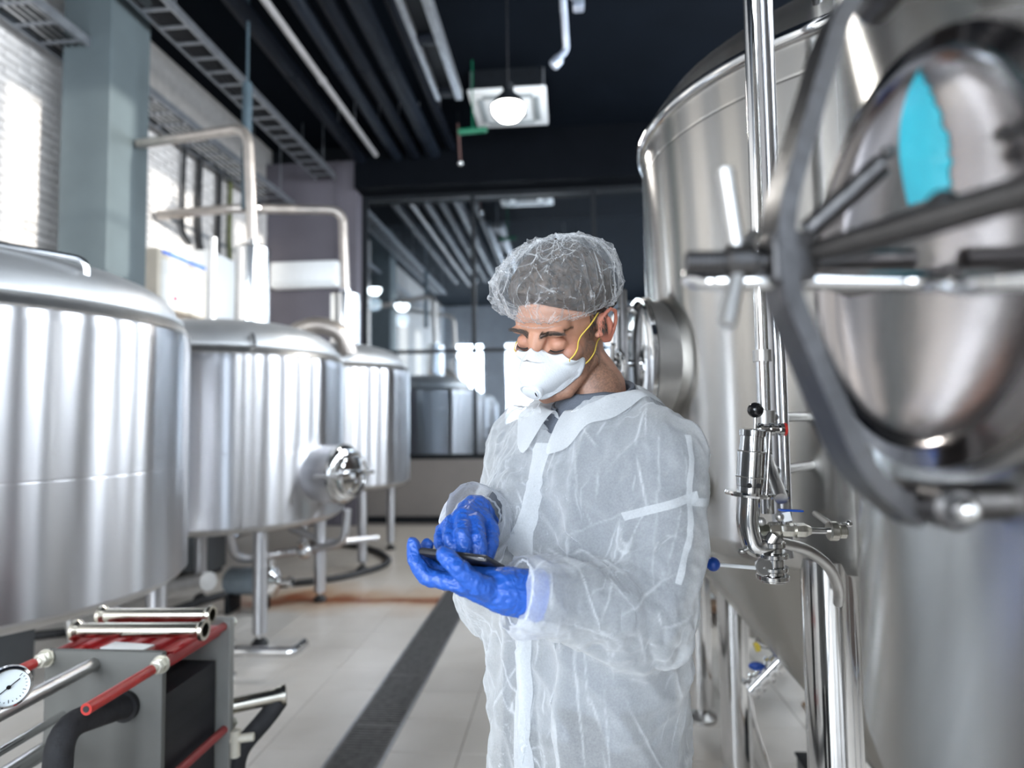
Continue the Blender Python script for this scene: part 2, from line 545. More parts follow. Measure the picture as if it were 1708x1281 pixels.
# right wall with high windows, back wall with windows
def wall_with_holes(axis, pos, lo, hi, z0, z1, holes, th=0.12):
    b = MB()
    us = sorted({lo, hi, *[h[0] for h in holes], *[h[1] for h in holes]})
    zs = sorted({z0, z1, *[h[2] for h in holes], *[h[3] for h in holes]})
    for a, c in zip(us, us[1:]):
        for d, e in zip(zs, zs[1:]):
            if any(h[0] <= a and c <= h[1] and h[2] <= d and e <= h[3] for h in holes): continue
            cen, siz = ((pos, (a + c) / 2, (d + e) / 2), (th, c - a, e - d)) if axis == 'x' else (((a + c) / 2, pos, (d + e) / 2), (c - a, th, e - d))
            b.box(cen, siz)
    return b
def window(n, axis, pos, h, cols, rows, th=0.05, glass=None, fr=BLACKMETAL):
    root = empty('window_%d' % n, ((pos, (h[0] + h[1]) / 2, h[2]) if axis == 'x' else ((h[0] + h[1]) / 2, pos, h[2])))
    root['kind'] = 'structure'
    off = root.location
    def P(u, z, su, sz, d):
        return ((0, u - (h[0] + h[1]) / 2, z - h[2]), (d, su, sz)) if axis == 'x' else ((u - (h[0] + h[1]) / 2, 0, z - h[2]), (su, d, sz))
    def bx(u, z, su, sz, d, name, m, bev=0.0):
        c, s_ = P(u, z, su, sz, d)
        return MB().box(c, s_, bev=bev).build(name, m, root, flat=True)
    b = MB()
    for u in (h[0] + th / 2, h[1] - th / 2):
        c, s_ = P(u, (h[2] + h[3]) / 2, th, h[3] - h[2], th); b.box(c, s_)
    for z in (h[2] + th / 2, h[3] - th / 2):
        c, s_ = P((h[0] + h[1]) / 2, z, h[1] - h[0], th, th * .98); b.box(c, s_)
    b.build('window_frame', fr, root, flat=True)
    for u in cols:
        bx(u, (h[2] + h[3]) / 2, th * .8, h[3] - h[2] - th * 2, th * .95, 'mullion', fr)
    for z in rows:
        bx((h[0] + h[1]) / 2, z, h[1] - h[0] - th * 2, th * .7, th * .9, 'transom', fr)
    if glass:
        us = [h[0] + th / 2, *cols, h[1] - th / 2]; zs = [h[2] + th / 2, *rows, h[3] - th / 2]
        for a, c in zip(us, us[1:]):
            for d, e in zip(zs, zs[1:]):
                bx((a + c) / 2, (d + e) / 2, c - a - th * .75, e - d - th * .65, 0.008, 'pane', glass)
    return root
def glass_mat(name, refl, tint, rough=0.0):
    m = bpy.data.materials.new(name); m.use_nodes = True
    nt = m.node_tree; nt.nodes.clear()
    out = nn(nt, 'ShaderNodeOutputMaterial')
    gl = nn(nt, 'ShaderNodeBsdfGlossy'); gl.inputs['Roughness'].default_value = rough
    gl.inputs['Color'].default_value = (0.9, 0.95, 1, 1)
    tr = nn(nt, 'ShaderNodeBsdfTransparent'); tr.inputs['Color'].default_value = (*tint, 1)
    fr = nn(nt, 'ShaderNodeFresnel'); fr.inputs['IOR'].default_value = 1.5
    ad = nn(nt, 'ShaderNodeMath', operation='ADD'); ad.inputs[1].default_value = refl; ad.use_clamp = True
    nt.links.new(fr.outputs[0], ad.inputs[0])
    mx = nn(nt, 'ShaderNodeMixShader')
    nt.links.new(ad.outputs[0], mx.inputs[0]); nt.links.new(tr.outputs[0], mx.inputs[1]); nt.links.new(gl.outputs[0], mx.inputs[2])
    nt.links.new(mx.outputs[0], out.inputs[0])
    return m
CLEAR = glass_mat('clear_glass', 0.03, (0.93, 0.97, 0.98))
PARTG = glass_mat('partition_glass', 0.45, (0.62, 0.68, 0.72), 0.02)

rh = [(y - .45, y + .45, 2.75, 5.05) for y in RWY]
structure('wall_right', wall_with_holes('x', XR + .06, YB, YF, 0, ZC, rh), UMBER)
n_ = 2
for h in rh:
    window(n_, 'x', XR + .06, h, [(h[0] + h[1]) / 2], [3.9]); n_ += 1
bh = [(x - .5, x + .5, 0.85, 4.35) for x, _ in BWX]
structure('wall_back', wall_with_holes('y', YB - .06, XL, XR, 0, ZC, bh), mat('blue_grey_wall_paint', (.27, .29, .32), .7, noise_scale=2, noise_amt=.1))
for h in bh:
    window(n_, 'y', YB - .06, h, [], [2.2, 3.4]); n_ += 1

# far wall: plum pier at left, dark beam above, greige sill wall, glazed partition between
GX0 = -3.08
wf = MB()
wf.box(((GX0 + XR) / 2, YF + 0.08, 0.47), (XR - GX0, 0.16, 0.94))
structure('wall_far', wf, GREIGE)
pier = MB()
pier.box(((XL + GX0) / 2, YF + 0.0, 5.45 / 2), (GX0 - XL, 0.5, 5.45))
pier.box((GX0 - 0.30, YF - 0.26, 5.45 / 2), (0.03, 0.03, 5.45))
structure('wall_pier', pier, PURP)
structure('trim_1', MB().box(((GX0 + XR) / 2, YF - 0.12, (4.98 + ZC) / 2), (XR - GX0, 0.5, ZC - 4.98)), mat('black_beam_paint', (0.003, 0.004, 0.006), 0.6, noise_scale=3, noise_amt=.1, spec=.05))
structure('trim_2', MB().box(((XL + GX0) / 2, YF + .1, (5.45 + ZC) / 2), (GX0 - XL, 0.3, ZC - 5.45)), BLACKMETAL)
structure('baseboard_far', MB().box(((GX0 + XR) / 2, YF - 0.012, 0.05), (XR - GX0, 0.02, 0.1)), BLACKMETAL)
window(1, 'y', YF + .03, (GX0, XR - .02, 0.94, 4.98), [-1.36, 0.46, 2.2], [2.56], th=0.075, glass=PARTG)
# the dark room behind the partition
rb = MB()
rb.box(((XL + XR) / 2, 13.3, ZC / 2), (XR - XL, 0.1, ZC))
rb.box((XL + .05, 11.4, ZC / 2), (0.1, 3.8, ZC)); rb.box((XR - .05, 11.4, ZC / 2), (0.1, 3.8, ZC))
structure('wall_back_room', rb, mat('back_room_paint', (0.10, 0.12, 0.15), 0.7, noise_scale=2, noise_amt=.1))
structure('floor_back_room', MB().box(((XL + XR) / 2, 11.45, -0.05), (XR - XL, 3.7, 0.1)), GROUT)

# column
cb = MB().box((-4.0, 5.15, ZC / 2), (0.44, 0.50, ZC - 0.002), bev=0.008)
colm = structure('column', cb, mat('blue_grey_column_paint', (0.085, 0.108, 0.116), 0.6, noise_scale=4, noise_amt=0.06, bump=0.1, bump_scale=20))
# ================================================================== left row: three brew tanks
def manway(root, c, n, r, L, sm=STEEL, bars=True, up=Vector((0, 0, 1)), dish=0.05):
    """side manway: collar drum, flange ring, dished lid, cross bar with screw and T handle"""
    c, n = Vector(c), Vector(n).normalized()
    b = MB()
    b.lathe([(r, -0.12), (r, L), (r * 1.06, L), (r * 1.06, L + .012), (r * .9, L + .012)], c, n, 48, cap=False)
    b.build('manway_collar', sm, root)
    b = MB()
    prof = [(r * 1.05, L + .014), (r * 1.05, L + .028)]
    for k in range(7):
        t = k / 6
        prof.append((r * 1.0 * math.cos(t * PI / 2), L + .028 + dish * math.sin(t * PI / 2)))
    b.lathe(prof, c, n, 48, cap=False)
    return b.build('manway_lid', CHROME, root)

DOME = mat('matt_lid_steel', (.60, .61, .62), .5, .85, noise_scale=6, noise_amt=.06)
def brew_tank(name_i, cx, cy, Rr, z0, z1, label, chimney=None):
    t = thing('brew_tank', (cx, cy, 0), label, 'tank', 'jacketed brew tanks along the brick wall')
    o = (cx, cy, 0)
    b = MB()
    b.lathe([(Rr - .012, z0 + .006), (Rr, z0 + .02), (Rr, z0 + .03), (Rr, z0 + .495), (Rr, z0 + .5), (Rr - .0012, z0 + .503), (Rr, z0 + .506), (Rr, z0 + .511), (Rr, z1 - .11), (Rr, z1 - .10), (Rr - .008, z1 - .06)], o, n=96, cap=False)
    b.build('shell', STEEL, t)
    b = MB()
    b.lathe([(Rr - .012, z0 + .010), (Rr - .02, z0 - .004), (Rr - .06, z0 - .03), (Rr * .6, z0 - .07), (0.0, z0 - .10)], o, n=72, cap=False)
    b.build('base_dish', SATIN, t)
    b = MB()
    b.lathe([(Rr - .008, z1 - .062), (Rr - .004, z1 - .05), (Rr - .03, z1 - .012), (Rr - .05, z1)], o, n=96, cap=False)
    b.build('shoulder_ring', SATIN, t)
    b = MB()
    pr = [(Rr - .05, z1 - .004), (Rr - .034, z1 + .002), (Rr - .034, z1 + .018), (Rr - .06, z1 + .022)]
    for k in range(1, 9):
        a = k / 8
        pr.append(((Rr - .06) * math.cos(a * PI / 2) ** 0.8, z1 + .022 + .24 * math.sin(a * PI / 2)))
    b.lathe(pr, o, n=96, cap=False)
    b.build('domed_lid', DOME, t)
    for sx in (-1, 1):
        for sy in (-1, 1):
            x, y = cx + sx * .53, cy + sy * .53
            b = MB()
            b.cyl((x, y, 0.085), (x, y, z0 - .02), 0.048, n=24)
            leg = b.build('leg', STEEL, t)
            b = MB()
            b.cyl((x, y, .045), (x, y, .09), .022); b.build('foot_screw', CHROME, leg)
            b = MB()
            b.lathe([(.055, 0), (.055, .02), (.03, .05), (.02, .055)], (x, y, 0), n=24); b.build('foot', BLACKRUB, leg)
    return t

L1 = brew_tank(1, -2.63, 2.60, .87, .80, 1.99, 'nearest big brushed steel tank cut off by the left edge of the photo')
L2 = brew_tank(2, -2.63, 4.77, .87, .80, 2.03, 'middle brushed steel brew tank with a round side manway and a tall chimney')
L3 = brew_tank(3, -2.63, 6.94, .87, .84, 2.12, 'farthest brew tank in front of the glass partition, on slim legs')
# rail handle on the lid of the near tank
def rail(root, p0, p1, h, r, m=CHROME, name='lid_handle'):
    p0, p1 = Vector(p0), Vector(p1)
    up = Vector((0, 0, h))
    b = MB(); b.tube([p0, p0 + up, p1 + up, p1], r, 12, smooth=.06)
    o = b.build(name, m, root)
    for p in (p0, p1):
        c = MB(); c.cyl(p - Vector((0, 0, .02)), p + Vector((0, 0, .012)), r * 2.0, n=16); c.build('handle_boss', m, o)
rail(L1, (-2.42, 2.02, 2.13), (-1.92, 2.38, 2.07), .10, .014)
rail(L2, (-3.05, 4.15, 2.10), (-2.62, 4.05, 2.10), .16, .012)
rail(L2, (-2.3, 4.25, 2.14), (-2.05, 4.45, 2.12), .06, .012)
# lifting lugs
def lug(root, p, s=.06, rot=0):
    b = MB()
    prof = [(-1, 0), (1, 0), (.62, 1.2), (.3, 1.7), (-.3, 1.7), (-.62, 1.2)]
    th = .010
    m = Matrix.Rotation(rot, 3, 'Z')
    vs = [m @ Vector((x * s, -th, z * s)) + Vector(p) for x, z in prof] + [m @ Vector((x * s, th, z * s)) + Vector(p) for x, z in prof]
    n = len(prof)
    fs = [tuple(range(n)), tuple(reversed(range(n, 2 * n)))] + [(i, i + n, (i + 1) % n + n, (i + 1) % n) for i in range(n)]
    b.add(vs, fs)
    o = b.build('lifting_lug', CHROME, root)
    MB().cyl(m @ Vector((0, -th - .001, s)) + Vector(p), m @ Vector((0, th + .001, s)) + Vector(p), s * .22).build('lug_hole', BLACKRUB, o)
lug(L2, (-2.93, 4.01, 2.03), .07, .2)
lug(L2, (-2.12, 4.12, 2.03), .05, -.6)
# valve and pipe standing on the lid of the near tank
b = MB(); b.cyl((-2.58, 2.32, 2.1), (-2.60, 2.30, 2.55), .035); b.build('spray_nozzle_pipe', CHROME, L1)
b = MB(); b.tube([(-2.60, 2.30, 2.55), (-2.62, 2.28, 3.0), (-2.95, 2.6, 3.5)], .018, 12, smooth=.15); b.build('spray_hose', SATIN, L1)
b = MB(); b.cyl((-2.60, 2.31, 2.27), (-2.40, 2.31, 2.27), .022); b.cyl((-2.50, 2.31, 2.25), (-2.50, 2.31, 2.29), .034); v_ = b.build('spray_valve', CHROME, L1)
b = MB(); b.cyl((-2.45, 2.31, 2.27), (-2.40, 2.31, 2.33), .006); b.ball((-2.395, 2.31, 2.335), .017); b.build('valve_knob', BLUEKNOB, v_)
# chimneys and vapour pipes
def chimney(root, x, y, z0, z1, r, pts, rp):
    b = MB(); b.lathe([(r, z0), (r, z1 - .02), (r - .02, z1), (rp + .01, z1 + .01), (rp + .01, z1 + .05)], (x, y, 0), n=40); b.build('chimney', CHROME, root)
    b = MB(); b.tube(pts, rp, 14, smooth=.16); b.build('vapour_pipe', mat('dull_vapour_pipe', (.55, .50, .46), .38, .85, noise_scale=8, noise_amt=.12), root)
chimney(L2, -2.45, 4.77, 2.2, 2.90, .13, [(-2.45, 4.77, 2.88), (-2.50, 4.77, 3.87), (-3.74, 5.22, 4.00)], .042)
chimney(L3, -2.47, 6.94, 2.3, 2.96, .165, [(-2.47, 6.94, 2.94), (-2.50, 6.94, 3.92), (-3.55, 6.5, 3.84), (-4.42, 6.5, 3.8)], .05)
b = MB(); b.ball((-3.35, 6.6, 3.87), .075); b.build('pipe_joint', CHROME, L3)
b = MB()
b.tube([(-2.2, 6.3, 2.2), (-2.25, 6.25, 2.42), (-2.5, 6.2, 2.5), (-2.75, 6.2, 2.42), (-2.8, 6.2, 2.2)], .09, 14, smooth=.1); b.build('vapour_elbow', mat('dull_vapour_pipe', (.6, .57, .52)), L3)
b = MB(); b.cyl((-2.62, 4.50, 2.2), (-2.62, 4.50, 2.9), .028); b.build('vent_pipe', SATIN, L2)
# manway on the middle tank
n_ = Vector((.965, -.26, 0))
mw = Vector((-2.63, 4.77, 1.13)) + n_ * .87
lid = manway(L2, mw, n_, .205, .17, dish=.055)
b = MB(); b.torus(mw + n_ * .27, n_, .15, .014, 30, 10); b.cyl(mw + n_ * .22, mw + n_ * .30, .03); b.build('hand_wheel', CHROME, L2)
tt = Vector((-n_.y, n_.x, 0))
b = MB(); b.box(mw + n_ * .255, (.03, .40, .05), rot=Matrix((n_, tt, Vector((0, 0, 1)))).transposed(), bev=.008); b.build('lid_bar', CHROME, L2)
for s in (-1, 1):
    b = MB(); b.cyl(mw + n_ * .1 + tt * .215 * s, mw + n_ * .30 + tt * .215 * s, .014); b.build('clamp_bolt', CHROME, L2)
# outlet pipes under the tanks
b = MB(); b.tube([(-2.5, 3.0, .74), (-2.45, 3.1, .15), (-2.3, 3.72, .15), (-1.63, 3.72, .15), (-1.58, 3.78, .19)], .030, 14, smooth=.09); op = b.build('outlet_pipe', CHROME, L1)
b = MB(); b.cyl((-2.03, 3.72, .10), (-2.03, 3.72, .20), .026); b.cyl((-2.03, 3.72, .195), (-2.03, 3.72, .215), .036); b.cyl((-2.03, 3.72, 0), (-2.03, 3.72, .012), .04);b.cyl((-2.03, 3.72, 0), (-2.03, 3.72, .12), .012); b.build('drain_valve', CHROME, op)
b = MB(); b.tube([(-2.63, 4.77, .72), (-2.63, 4.9, .42), (-2.35, 5.25, .42), (-2.15, 5.25, .45), (-1.85, 5.2, .5), (-1.83, 5.2, .78)], .034, 14, smooth=.12); op = b.build('outlet_pipe', STEEL, L2)
b = MB(); b.ball((-2.2, 5.22, .43), .06); b.cyl((-2.2, 5.22, .43), (-2.2, 5.10, .52), .02); b.build('butterfly_valve', CHROME, op)
b = MB(); b.tube([(-2.85, 6.5, .76), (-2.85, 6.3, .45), (-2.3, 6.0, .35), (-1.9, 6.3, .35)], .034, 14, smooth=.12); b.build('outlet_pipe', STEEL, L3)
b = MB(); b.cyl((-3.1, 4.35, .30), (-2.30, 3.95, .50), .06, n=20); b.build('drain_tube', SATIN, L2)
for t in (L1, L2, L3): world_parts(t)

# pump on the floor under the middle tank
pu = thing('transfer_pump', (-2.35, 4.95, 0), 'small steel transfer pump on the floor under the middle brew tank', 'pump')
b = MB(); b.cyl((-2.75, 5.0, .24), (-2.42, 4.98, .24), .10, n=28, bev=.02)
for k in range(6): b.cyl((-2.72 + k * .045, 5.0, .24), (-2.705 + k * .045, 5.0, .24), .108, n=24)
b.build('motor', mat('pump_motor_grey', (.20, .24, .27), .45, noise_scale=12, noise_amt=.1), pu)
b = MB(); b.lathe([(.0, -.03), (.10, -.03), (.12, 0), (.12, .05), (.07, .08), (.04, .1)], (-2.40, 4.98, .24), (1, 0, 0), 30); b.build('pump_housing', CHROME, pu)
b = MB(); b.cyl((-2.36, 4.98, .24), (-2.20, 4.98, .24), .028); b.cyl((-2.23, 4.98, .24), (-2.20, 4.98, .24), .042); b.cyl((-2.37, 4.98, .30), (-2.37, 4.98, .42), .026); b.build('port', CHROME, pu)
for x in (-2.7, -2.45):
    b = MB(); b.box((x, 4.99, .07), (.04, .2, .14), bev=.01); b.build('foot', BLACKMETAL, pu)
world_parts(pu)
# cable box and black hoses in the shade behind the near tank
sw = thing('floor_hose', (-3.0, 5.6, 0), 'black rubber hose lying in the shade below the brew tanks', 'hose')
b = MB(); b.tube([(-3.9, 4.2, .03), (-3.3, 4.5, .03), (-2.9, 5.6, .03), (-2.2, 5.9, .03), (-1.8, 6.6, .03), (-2.3, 7.4, .03), (-3.2, 7.8, .03)], .03, 12, smooth=.4)
b.build('hose', BLACKRUB, sw); world_parts(sw)
for k, (x, y, w, h, lab) in enumerate([(-3.35, 3.35, .5, .46, 'dark grey electrical cabinet in the shade under the near brew tank'), (-3.75, 6.2, .45, .5, 'dark cabinet standing by the wall behind the middle brew tank')]):
    cb_ = thing('floor_cabinet', (x, y, 0), lab, 'cabinet')
    b = MB(); b.box((x, y, h / 2 + .05), (w, .35, h), bev=.01); bo = b.build('body', mat('dark_grey_enamel', (.06, .065, .07), .4, noise_scale=8, noise_amt=.1), cb_)
    b = MB(); b.box((x, y - .18, h / 2 + .05), (w * .86, .012, h * .86), bev=.004); dd = b.build('door', mat('dark_grey_enamel', (.06, .065, .07)), cb_)
    b = MB(); b.box((x + w * .32, y - .195, h / 2 + .05), (.02, .02, .08), bev=.004); b.build('latch', CHROME, dd)
    for s in (-1, 1):
        b = MB(); b.box((x + s * w * .38, y, .025), (.05, .3, .05)); b.build('foot', BLACKRUB, cb_)
    world_parts(cb_)

# ------------------------------------------------------------------ on the brick wall
XW = XL + .022
bx_ = thing('control_box', (XW, 6.62, 2.74), 'beige control box with a blue stripe on the whitewashed brick wall', 'control box')
b = MB(); b.box((XW + .14, 6.62, 3.04), (.28, .88, .62), bev=.012); b.build('enclosure', BEIGE, bx_)
b = MB(); b.box((XW + .284, 6.64, 3.325), (.012, .80, .038), bev=.003); b.build('blue_stripe', BLUESTRIPE, bx_)
b = MB(); b.box((XW + .286, 6.62, 3.0), (.010, .78, .50), bev=.004); dr_ = b.build('door_panel', mat('pale_control_panel', (.66, .66, .64), .4, noise_scale=8, noise_amt=.04), bx_)
for k in range(4):
    b = MB(); b.cyl((XW + .29, 6.35 + k * .17, 3.14), (XW + .315, 6.35 + k * .17, 3.14), .034, n=20, bev=.006); b.build('dial', WHITEP, dr_)
b = MB(); b.cyl((XW + .29, 6.45, 2.86), (XW + .32, 6.45, 2.86), .028, n=20, bev=.006); b.build('stop_button', mat('pink_button', (.7, .12, .2), .4, noise_scale=20, noise_amt=.05), dr_)
world_parts(bx_)
wc = thing('wall_cabinet', (XW, 7.6, 2.6), 'white wall cabinet to the right of the beige control box', 'cabinet')
b = MB(); b.box((XW + .11, 7.72, 3.12), (.22, 1.0, .98), bev=.012); b.build('enclosure', WHITEP, wc)
b = MB(); b.box((XW + .226, 7.72, 3.12), (.012, .94, .92), bev=.005); d_ = b.build('door', WHITEP, wc)
b = MB(); b.box((XW + .24, 7.32, 3.12), (.02, .025, .10), bev=.006); b.build('latch', CHROME, d_)
world_parts(wc)
b = MB(); b.box((XW + .12, 7.1, 2.52), (.24, 2.0, .03), bev=.004)
for y in (6.3, 7.1, 7.9): b.box((XW + .06, y, 2.44), (.12, .03, .13))
tag(b.build('wall_shelf', mat('brown_wood', (.16, .09, .05), .55, noise_scale=6, noise_amt=.15, stretch=(8, 1, 8)), None), 'narrow brown wall shelf beneath the control box on the brick wall', 'shelf')
# cable trays along the left wall
def tray(x, z, w, y0, y1, label):
    t = thing('cable_tray', (x, (y0 + y1) / 2, z), label, 'cable tray', 'cable trays under the ceiling')
    for s in (-1, 1):
        b = MB(); b.box((x + s * w / 2, (y0 + y1) / 2, z + .03), (.006, y1 - y0, .08)); b.box((x + s * (w / 2 - .012), (y0 + y1) / 2, z - .008), (.026, y1 - y0, .005)); b.build('side_rail', GALV, t, flat=True)
    first = None
    y = y0 + .12
    while y < y1:
        if first is None:
            first = MB().box((0, 0, 0), (w - .01, .035, .012)).build('rung', GALV, t, flat=True); o = first
        else:
            o = first.copy(); COL.objects.link(o); o.parent = t
        o['_abs'] = 1
        o.location = Vector((x, y, z)) - t.location
        y += .25
    for k in range(5):
        b = MB(); xx = x - w * .35 + k * w * .17
        b.tube([(xx, y0, z + .022), (xx + .02, (y0 * 2 + y1) / 3, z + .022), (xx - .015, (y0 + 2 * y1) / 3, z + .022), (xx, y1, z + .022)], .014, 8)
        b.build('cable', BLACKRUB, t)
    for yy in (y0 + .5, (y0 + y1) / 2, y1 - .5):
        for s in (-1, 1):
            b = MB(); b.cyl((x + s * w / 2, yy, z), (x + s * w / 2, yy, ZC), .006, n=8); b.build('hanger_rod', GALV, t)
    off = t.location
    for c in t.children:
        if not c.get('_abs'): c.data.transform(Matrix.Translation(-off))
    return t
tray(-4.17, 4.72, .40, 1.2, 9.0, 'lower galvanised cable tray running along the top of the brick wall')
tray(-3.50, 5.12, .30, 1.2, 9.0, 'upper galvanised cable tray hanging out from the brick wall')
for k, (y, z0, r, m) in enumerate([(6.95, 3.75, .026, BLACKRUB), (7.27, 3.68, .036, BLACKRUB), (7.72, 3.62, .036, BLACKRUB), (7.98, 3.62, .03, mat('olive_cable', (.10, .11, .03), .6, noise_scale=20, noise_amt=.1)), (8.55, 3.55, .026, BLACKRUB)]):
    b = MB(); b.tube([(XW + .06, y, 4.76), (XW + .05, y, z0 + .3), (XW + .05, y + .04 * (k % 2), z0), (XW + .05, y + .16, z0 - .10)], r, 10, smooth=.1)
    tag(b.build('cable_drop', m, None), ['thin leftmost black cable drop on the brick wall', 'second thick black cable drop on the brick wall', 'third thick black cable drop on the brick wall', 'olive cable drop on the brick wall', 'curved rightmost black cable drop on the brick wall'][k], 'cable', 'cables dropping from the tray')
b = MB(); b.box((XW + .008, 7.8, 3.86), (.014, 2.2, .03)); tag(b.build('cable_rail', GALV, None, flat=True), 'thin galvanised rail crossing behind the cable drops', 'rail')
b = MB(); b.ball((XW + .1, 5.62, 3.46), .08, sc=(1, 1, .8)); b.cyl((XW, 5.62, 3.46), (XW + .1, 5.62, 3.46), .03); b.cyl((XW+.1, 5.62, 3.46), (XW + .12, 5.9, 3.44), .02)
tag(b.build('floodlight', BLACKMETAL, None), 'small dark floodlight on the brick wall left of the column', 'lamp')
# wall air conditioner on the plum pier
ac = thing('wall_air_conditioner', (-3.83, 9.15, 3.48), 'white wall air conditioner on the grey plum pier', 'air conditioner')
b = MB(); b.box((-3.83, 9.06, 3.70), (1.04, .18, .40), bev=.04); b.build('housing', WHITEP, ac)
b = MB(); b.box((-3.83, 8.965, 3.56), (.92, .012, .06), bev=.004); b.build('air_flap', mat('pale_flap', (.72, .74, .75), .4, noise_scale=10, noise_amt=.03), ac)
b = MB(); b.box((-3.83, 8.966, 3.76), (.96, .010, .24), bev=.004); b.build('front_cover', WHITEP, ac)
world_parts(ac)

# ------------------------------------------------------------------ plate heat exchanger
hx = thing('plate_heat_exchanger', (-1.25, 1.86, 0), 'plate heat exchanger with red tie bolts, black plate pack and grey frame plates', 'heat exchanger')
XA, XB, YA, YB2, ZT = -1.425, -1.085, 1.66, 1.95, .895
b = MB(); b.box(((XA + XB) / 2, YA, ZT / 2 + .03), (XB - XA, .022, ZT - .06), bev=.008); b.build('front_frame_plate', mat('grey_frame_paint', (.12, .12, .11), .6, noise_scale=6, noise_amt=.1), hx)
b = MB(); b.box(((XA + XB) / 2 + .01, YB2 + .02, ZT / 2 + .012), (XB - XA + .02, .03, ZT - .04), bev=.006); b.build('rear_frame_plate', GREYPAINT, hx)
npl = 38
pm = None
for k in range(npl):
    y = YA + .022 + (k + .5) * (YB2 - YA - .03) / npl
    if pm is None:
        bb = MB().box((0, 0, 0), (XB - XA - .03, .0042, ZT - .22)); bb.box((0, 0, 0), (XB - XA - .042, .0085, ZT - .235))
        pm = bb.build('plate', mat('black_gasket_plate', (.05, .05, .055), .4, .3, noise_scale=30, noise_amt=.15), hx, flat=True); o = pm
    else:
        o = pm.copy(); COL.objects.link(o); o.parent = hx
    o['_abs'] = 1
    o.location = Vector(((XA + XB) / 2 - .004, y, ZT / 2 - .02)) - hx.location
# red top cover, carrying bars, tie bolts
b = MB(); b.box(((XA + XB) / 2, (YA + YB2) / 2 + .01, ZT - .040), (XB - XA - .005, YB2 - YA - .03, .03), bev=.008)
for k in range(5): b.box((XA + .05 + k * .07, (YA + YB2) / 2, ZT - .022), (.03, YB2 - YA - .06, .018), bev=.006)
b.build('red_top_cover', REDPAINT, hx)
def bolt(x, z, yb, r=.0135, y1=None):
    y1 = y1 or YB2 + .05
    b = MB(); b.cyl((x, yb, z), (x, YA - .055, z), r, n=18); s = b.build('bolt_sleeve', REDSLEEVE, hx)
    b = MB(); b.cyl((x, yb - .001, z), (x, yb + .003, z), r * .55, n=14); b.build('bolt_end', BLACKRUB, s)
    b = MB(); b.lathe([(.013, 0), (.013, .014), (.019, .016), (.019, .022), (.013, .024), (.020, .026), (.020, .038), (.012, .040)], (x, YA - .056, z), (0, 1, 0), 6, cap=True)
    b.lathe([(.024, 0), (.024, .005)], (x, YA - .017, z), (0, 1, 0), 20); b.build('nut', mat('zinc_nut', (.62, .60, .52), .35, .8, noise_scale=20, noise_amt=.08), hx)
    b = MB(); b.cyl((x, YA, z), (x, YB2 + .03, z), r * .92, n=18); b.build('tie_bolt', mat('dusty_red_sleeve', (.36, .05, .05), .5, noise_scale=16, noise_amt=.1), hx)
    b = MB(); b.lathe([(.019, 0), (.019, .018), (.012, .022)], (x, YB2 + .036, z), (0, 1, 0), 6); b.build('nut', mat('zinc_nut', (.6, .6, .5)), hx)
bolt(XB - .002, ZT - .030, 1.38)
bolt(XB + .004, ZT - .345, 1.30)
bolt(XB + .012, ZT - .70, 1.34)
bolt(XA + .01, ZT - .020, 1.36)
bolt(XA - .006, ZT - .40, 1.4)
b = MB(); b.cyl(((XA + XB) / 2 - .025, 1.10, ZT - .036), ((XA + XB) / 2 - .025, YA, ZT - .036), .0185, n=20); b.build('carrying_bar', SATIN, hx)
b = MB(); b.cyl((XA + .06, 1.2, ZT - .17), (XA + .06, YA, ZT - .17), .011, n=16); b.build('guide_bar', CHROME, hx)
b = MB(); b.cyl((XA + .05, 1.25, ZT - .24), (XA + .05, YA, ZT - .24), .022, n=16); b.build('inlet_pipe', CHROME, hx)
# near support post
b = MB(); b.box((-1.335, 1.17, .40), (.11, .02, .80), bev=.004); b.build('support_post', mat('pale_grey_post', (.5, .52, .55), .4, noise_scale=8, noise_amt=.05), hx)
# insulated black pipe from a port of the front plate
b = MB(); e1 = at(100, 1212, 1.44); b.tube([(-1.185, YA - .01, .755), e1, (e1.x - .004, e1.y - .01, .40), (e1.x - .004, e1.y - .01, .06)], .031, 18, smooth=.07); ip = b.build('insulated_pipe', BLACKFOAM, hx)
b = MB(); b.lathe([(.040, 0), (.040, .012)], (-1.185, YA - .026, .755), (0, 1, 0), 24); b.build('pipe_collar', BLACKRUB, ip)
# pressure gauge
gp = Vector((-1.10, 1.215, .675))
b = MB(); b.lathe([(.036, -.012), (.040, -.010), (.040, .010), (.036, .014), (.0345, .014), (.0345, .006)], tuple(at(14, 1145, 1.22)), (.72, -.69, .08), 36); g = b.build('gauge_case', CHROME, hx)
GN = Vector((.72, -.69, .08)).normalized(); GC = Vector(tuple(at(14, 1145, 1.22)))
b = MB(); b.lathe([(.0, .0065), (.0345, .0065)], GC, GN, 36, cap=False); b.build('gauge_dial', mat('gauge_dial_white', (.72, .78, .80), .3, noise_scale=30, noise_amt=.02), g)
fr = frame_of(GN)
b = MB()
for k in range(21):
    a = R(-225 + k * 13.5)
    d = Vector((math.cos(a), math.sin(a), 0))
    r0, r1 = (.0245, .0305) if k % 5 == 0 else (.0275, .0305)
    q = fr @ Matrix.Rotation(a, 3, 'Z')
    b.box(GC + fr @ (d * (r0 + r1) / 2) + GN * .0072, (r1 - r0, .0010, .0006), rot=q)
q = fr @ Matrix.Rotation(R(35), 3, 'Z')
b.box(GC + GN * .0082, (.044, .0018, .0008), rot=q); b.cyl(GC + GN * .0070, GC + GN * .0095, .004)
b.build('gauge_needle', BLACKBALL, g)
b = MB(); b.cyl(GC - GN * .012, GC - GN * .05, .008); b.cyl(GC - GN * .05, Vector((XA + .05, 1.30, ZT - .22)), .007); b.build('gauge_stem', SATIN, g)
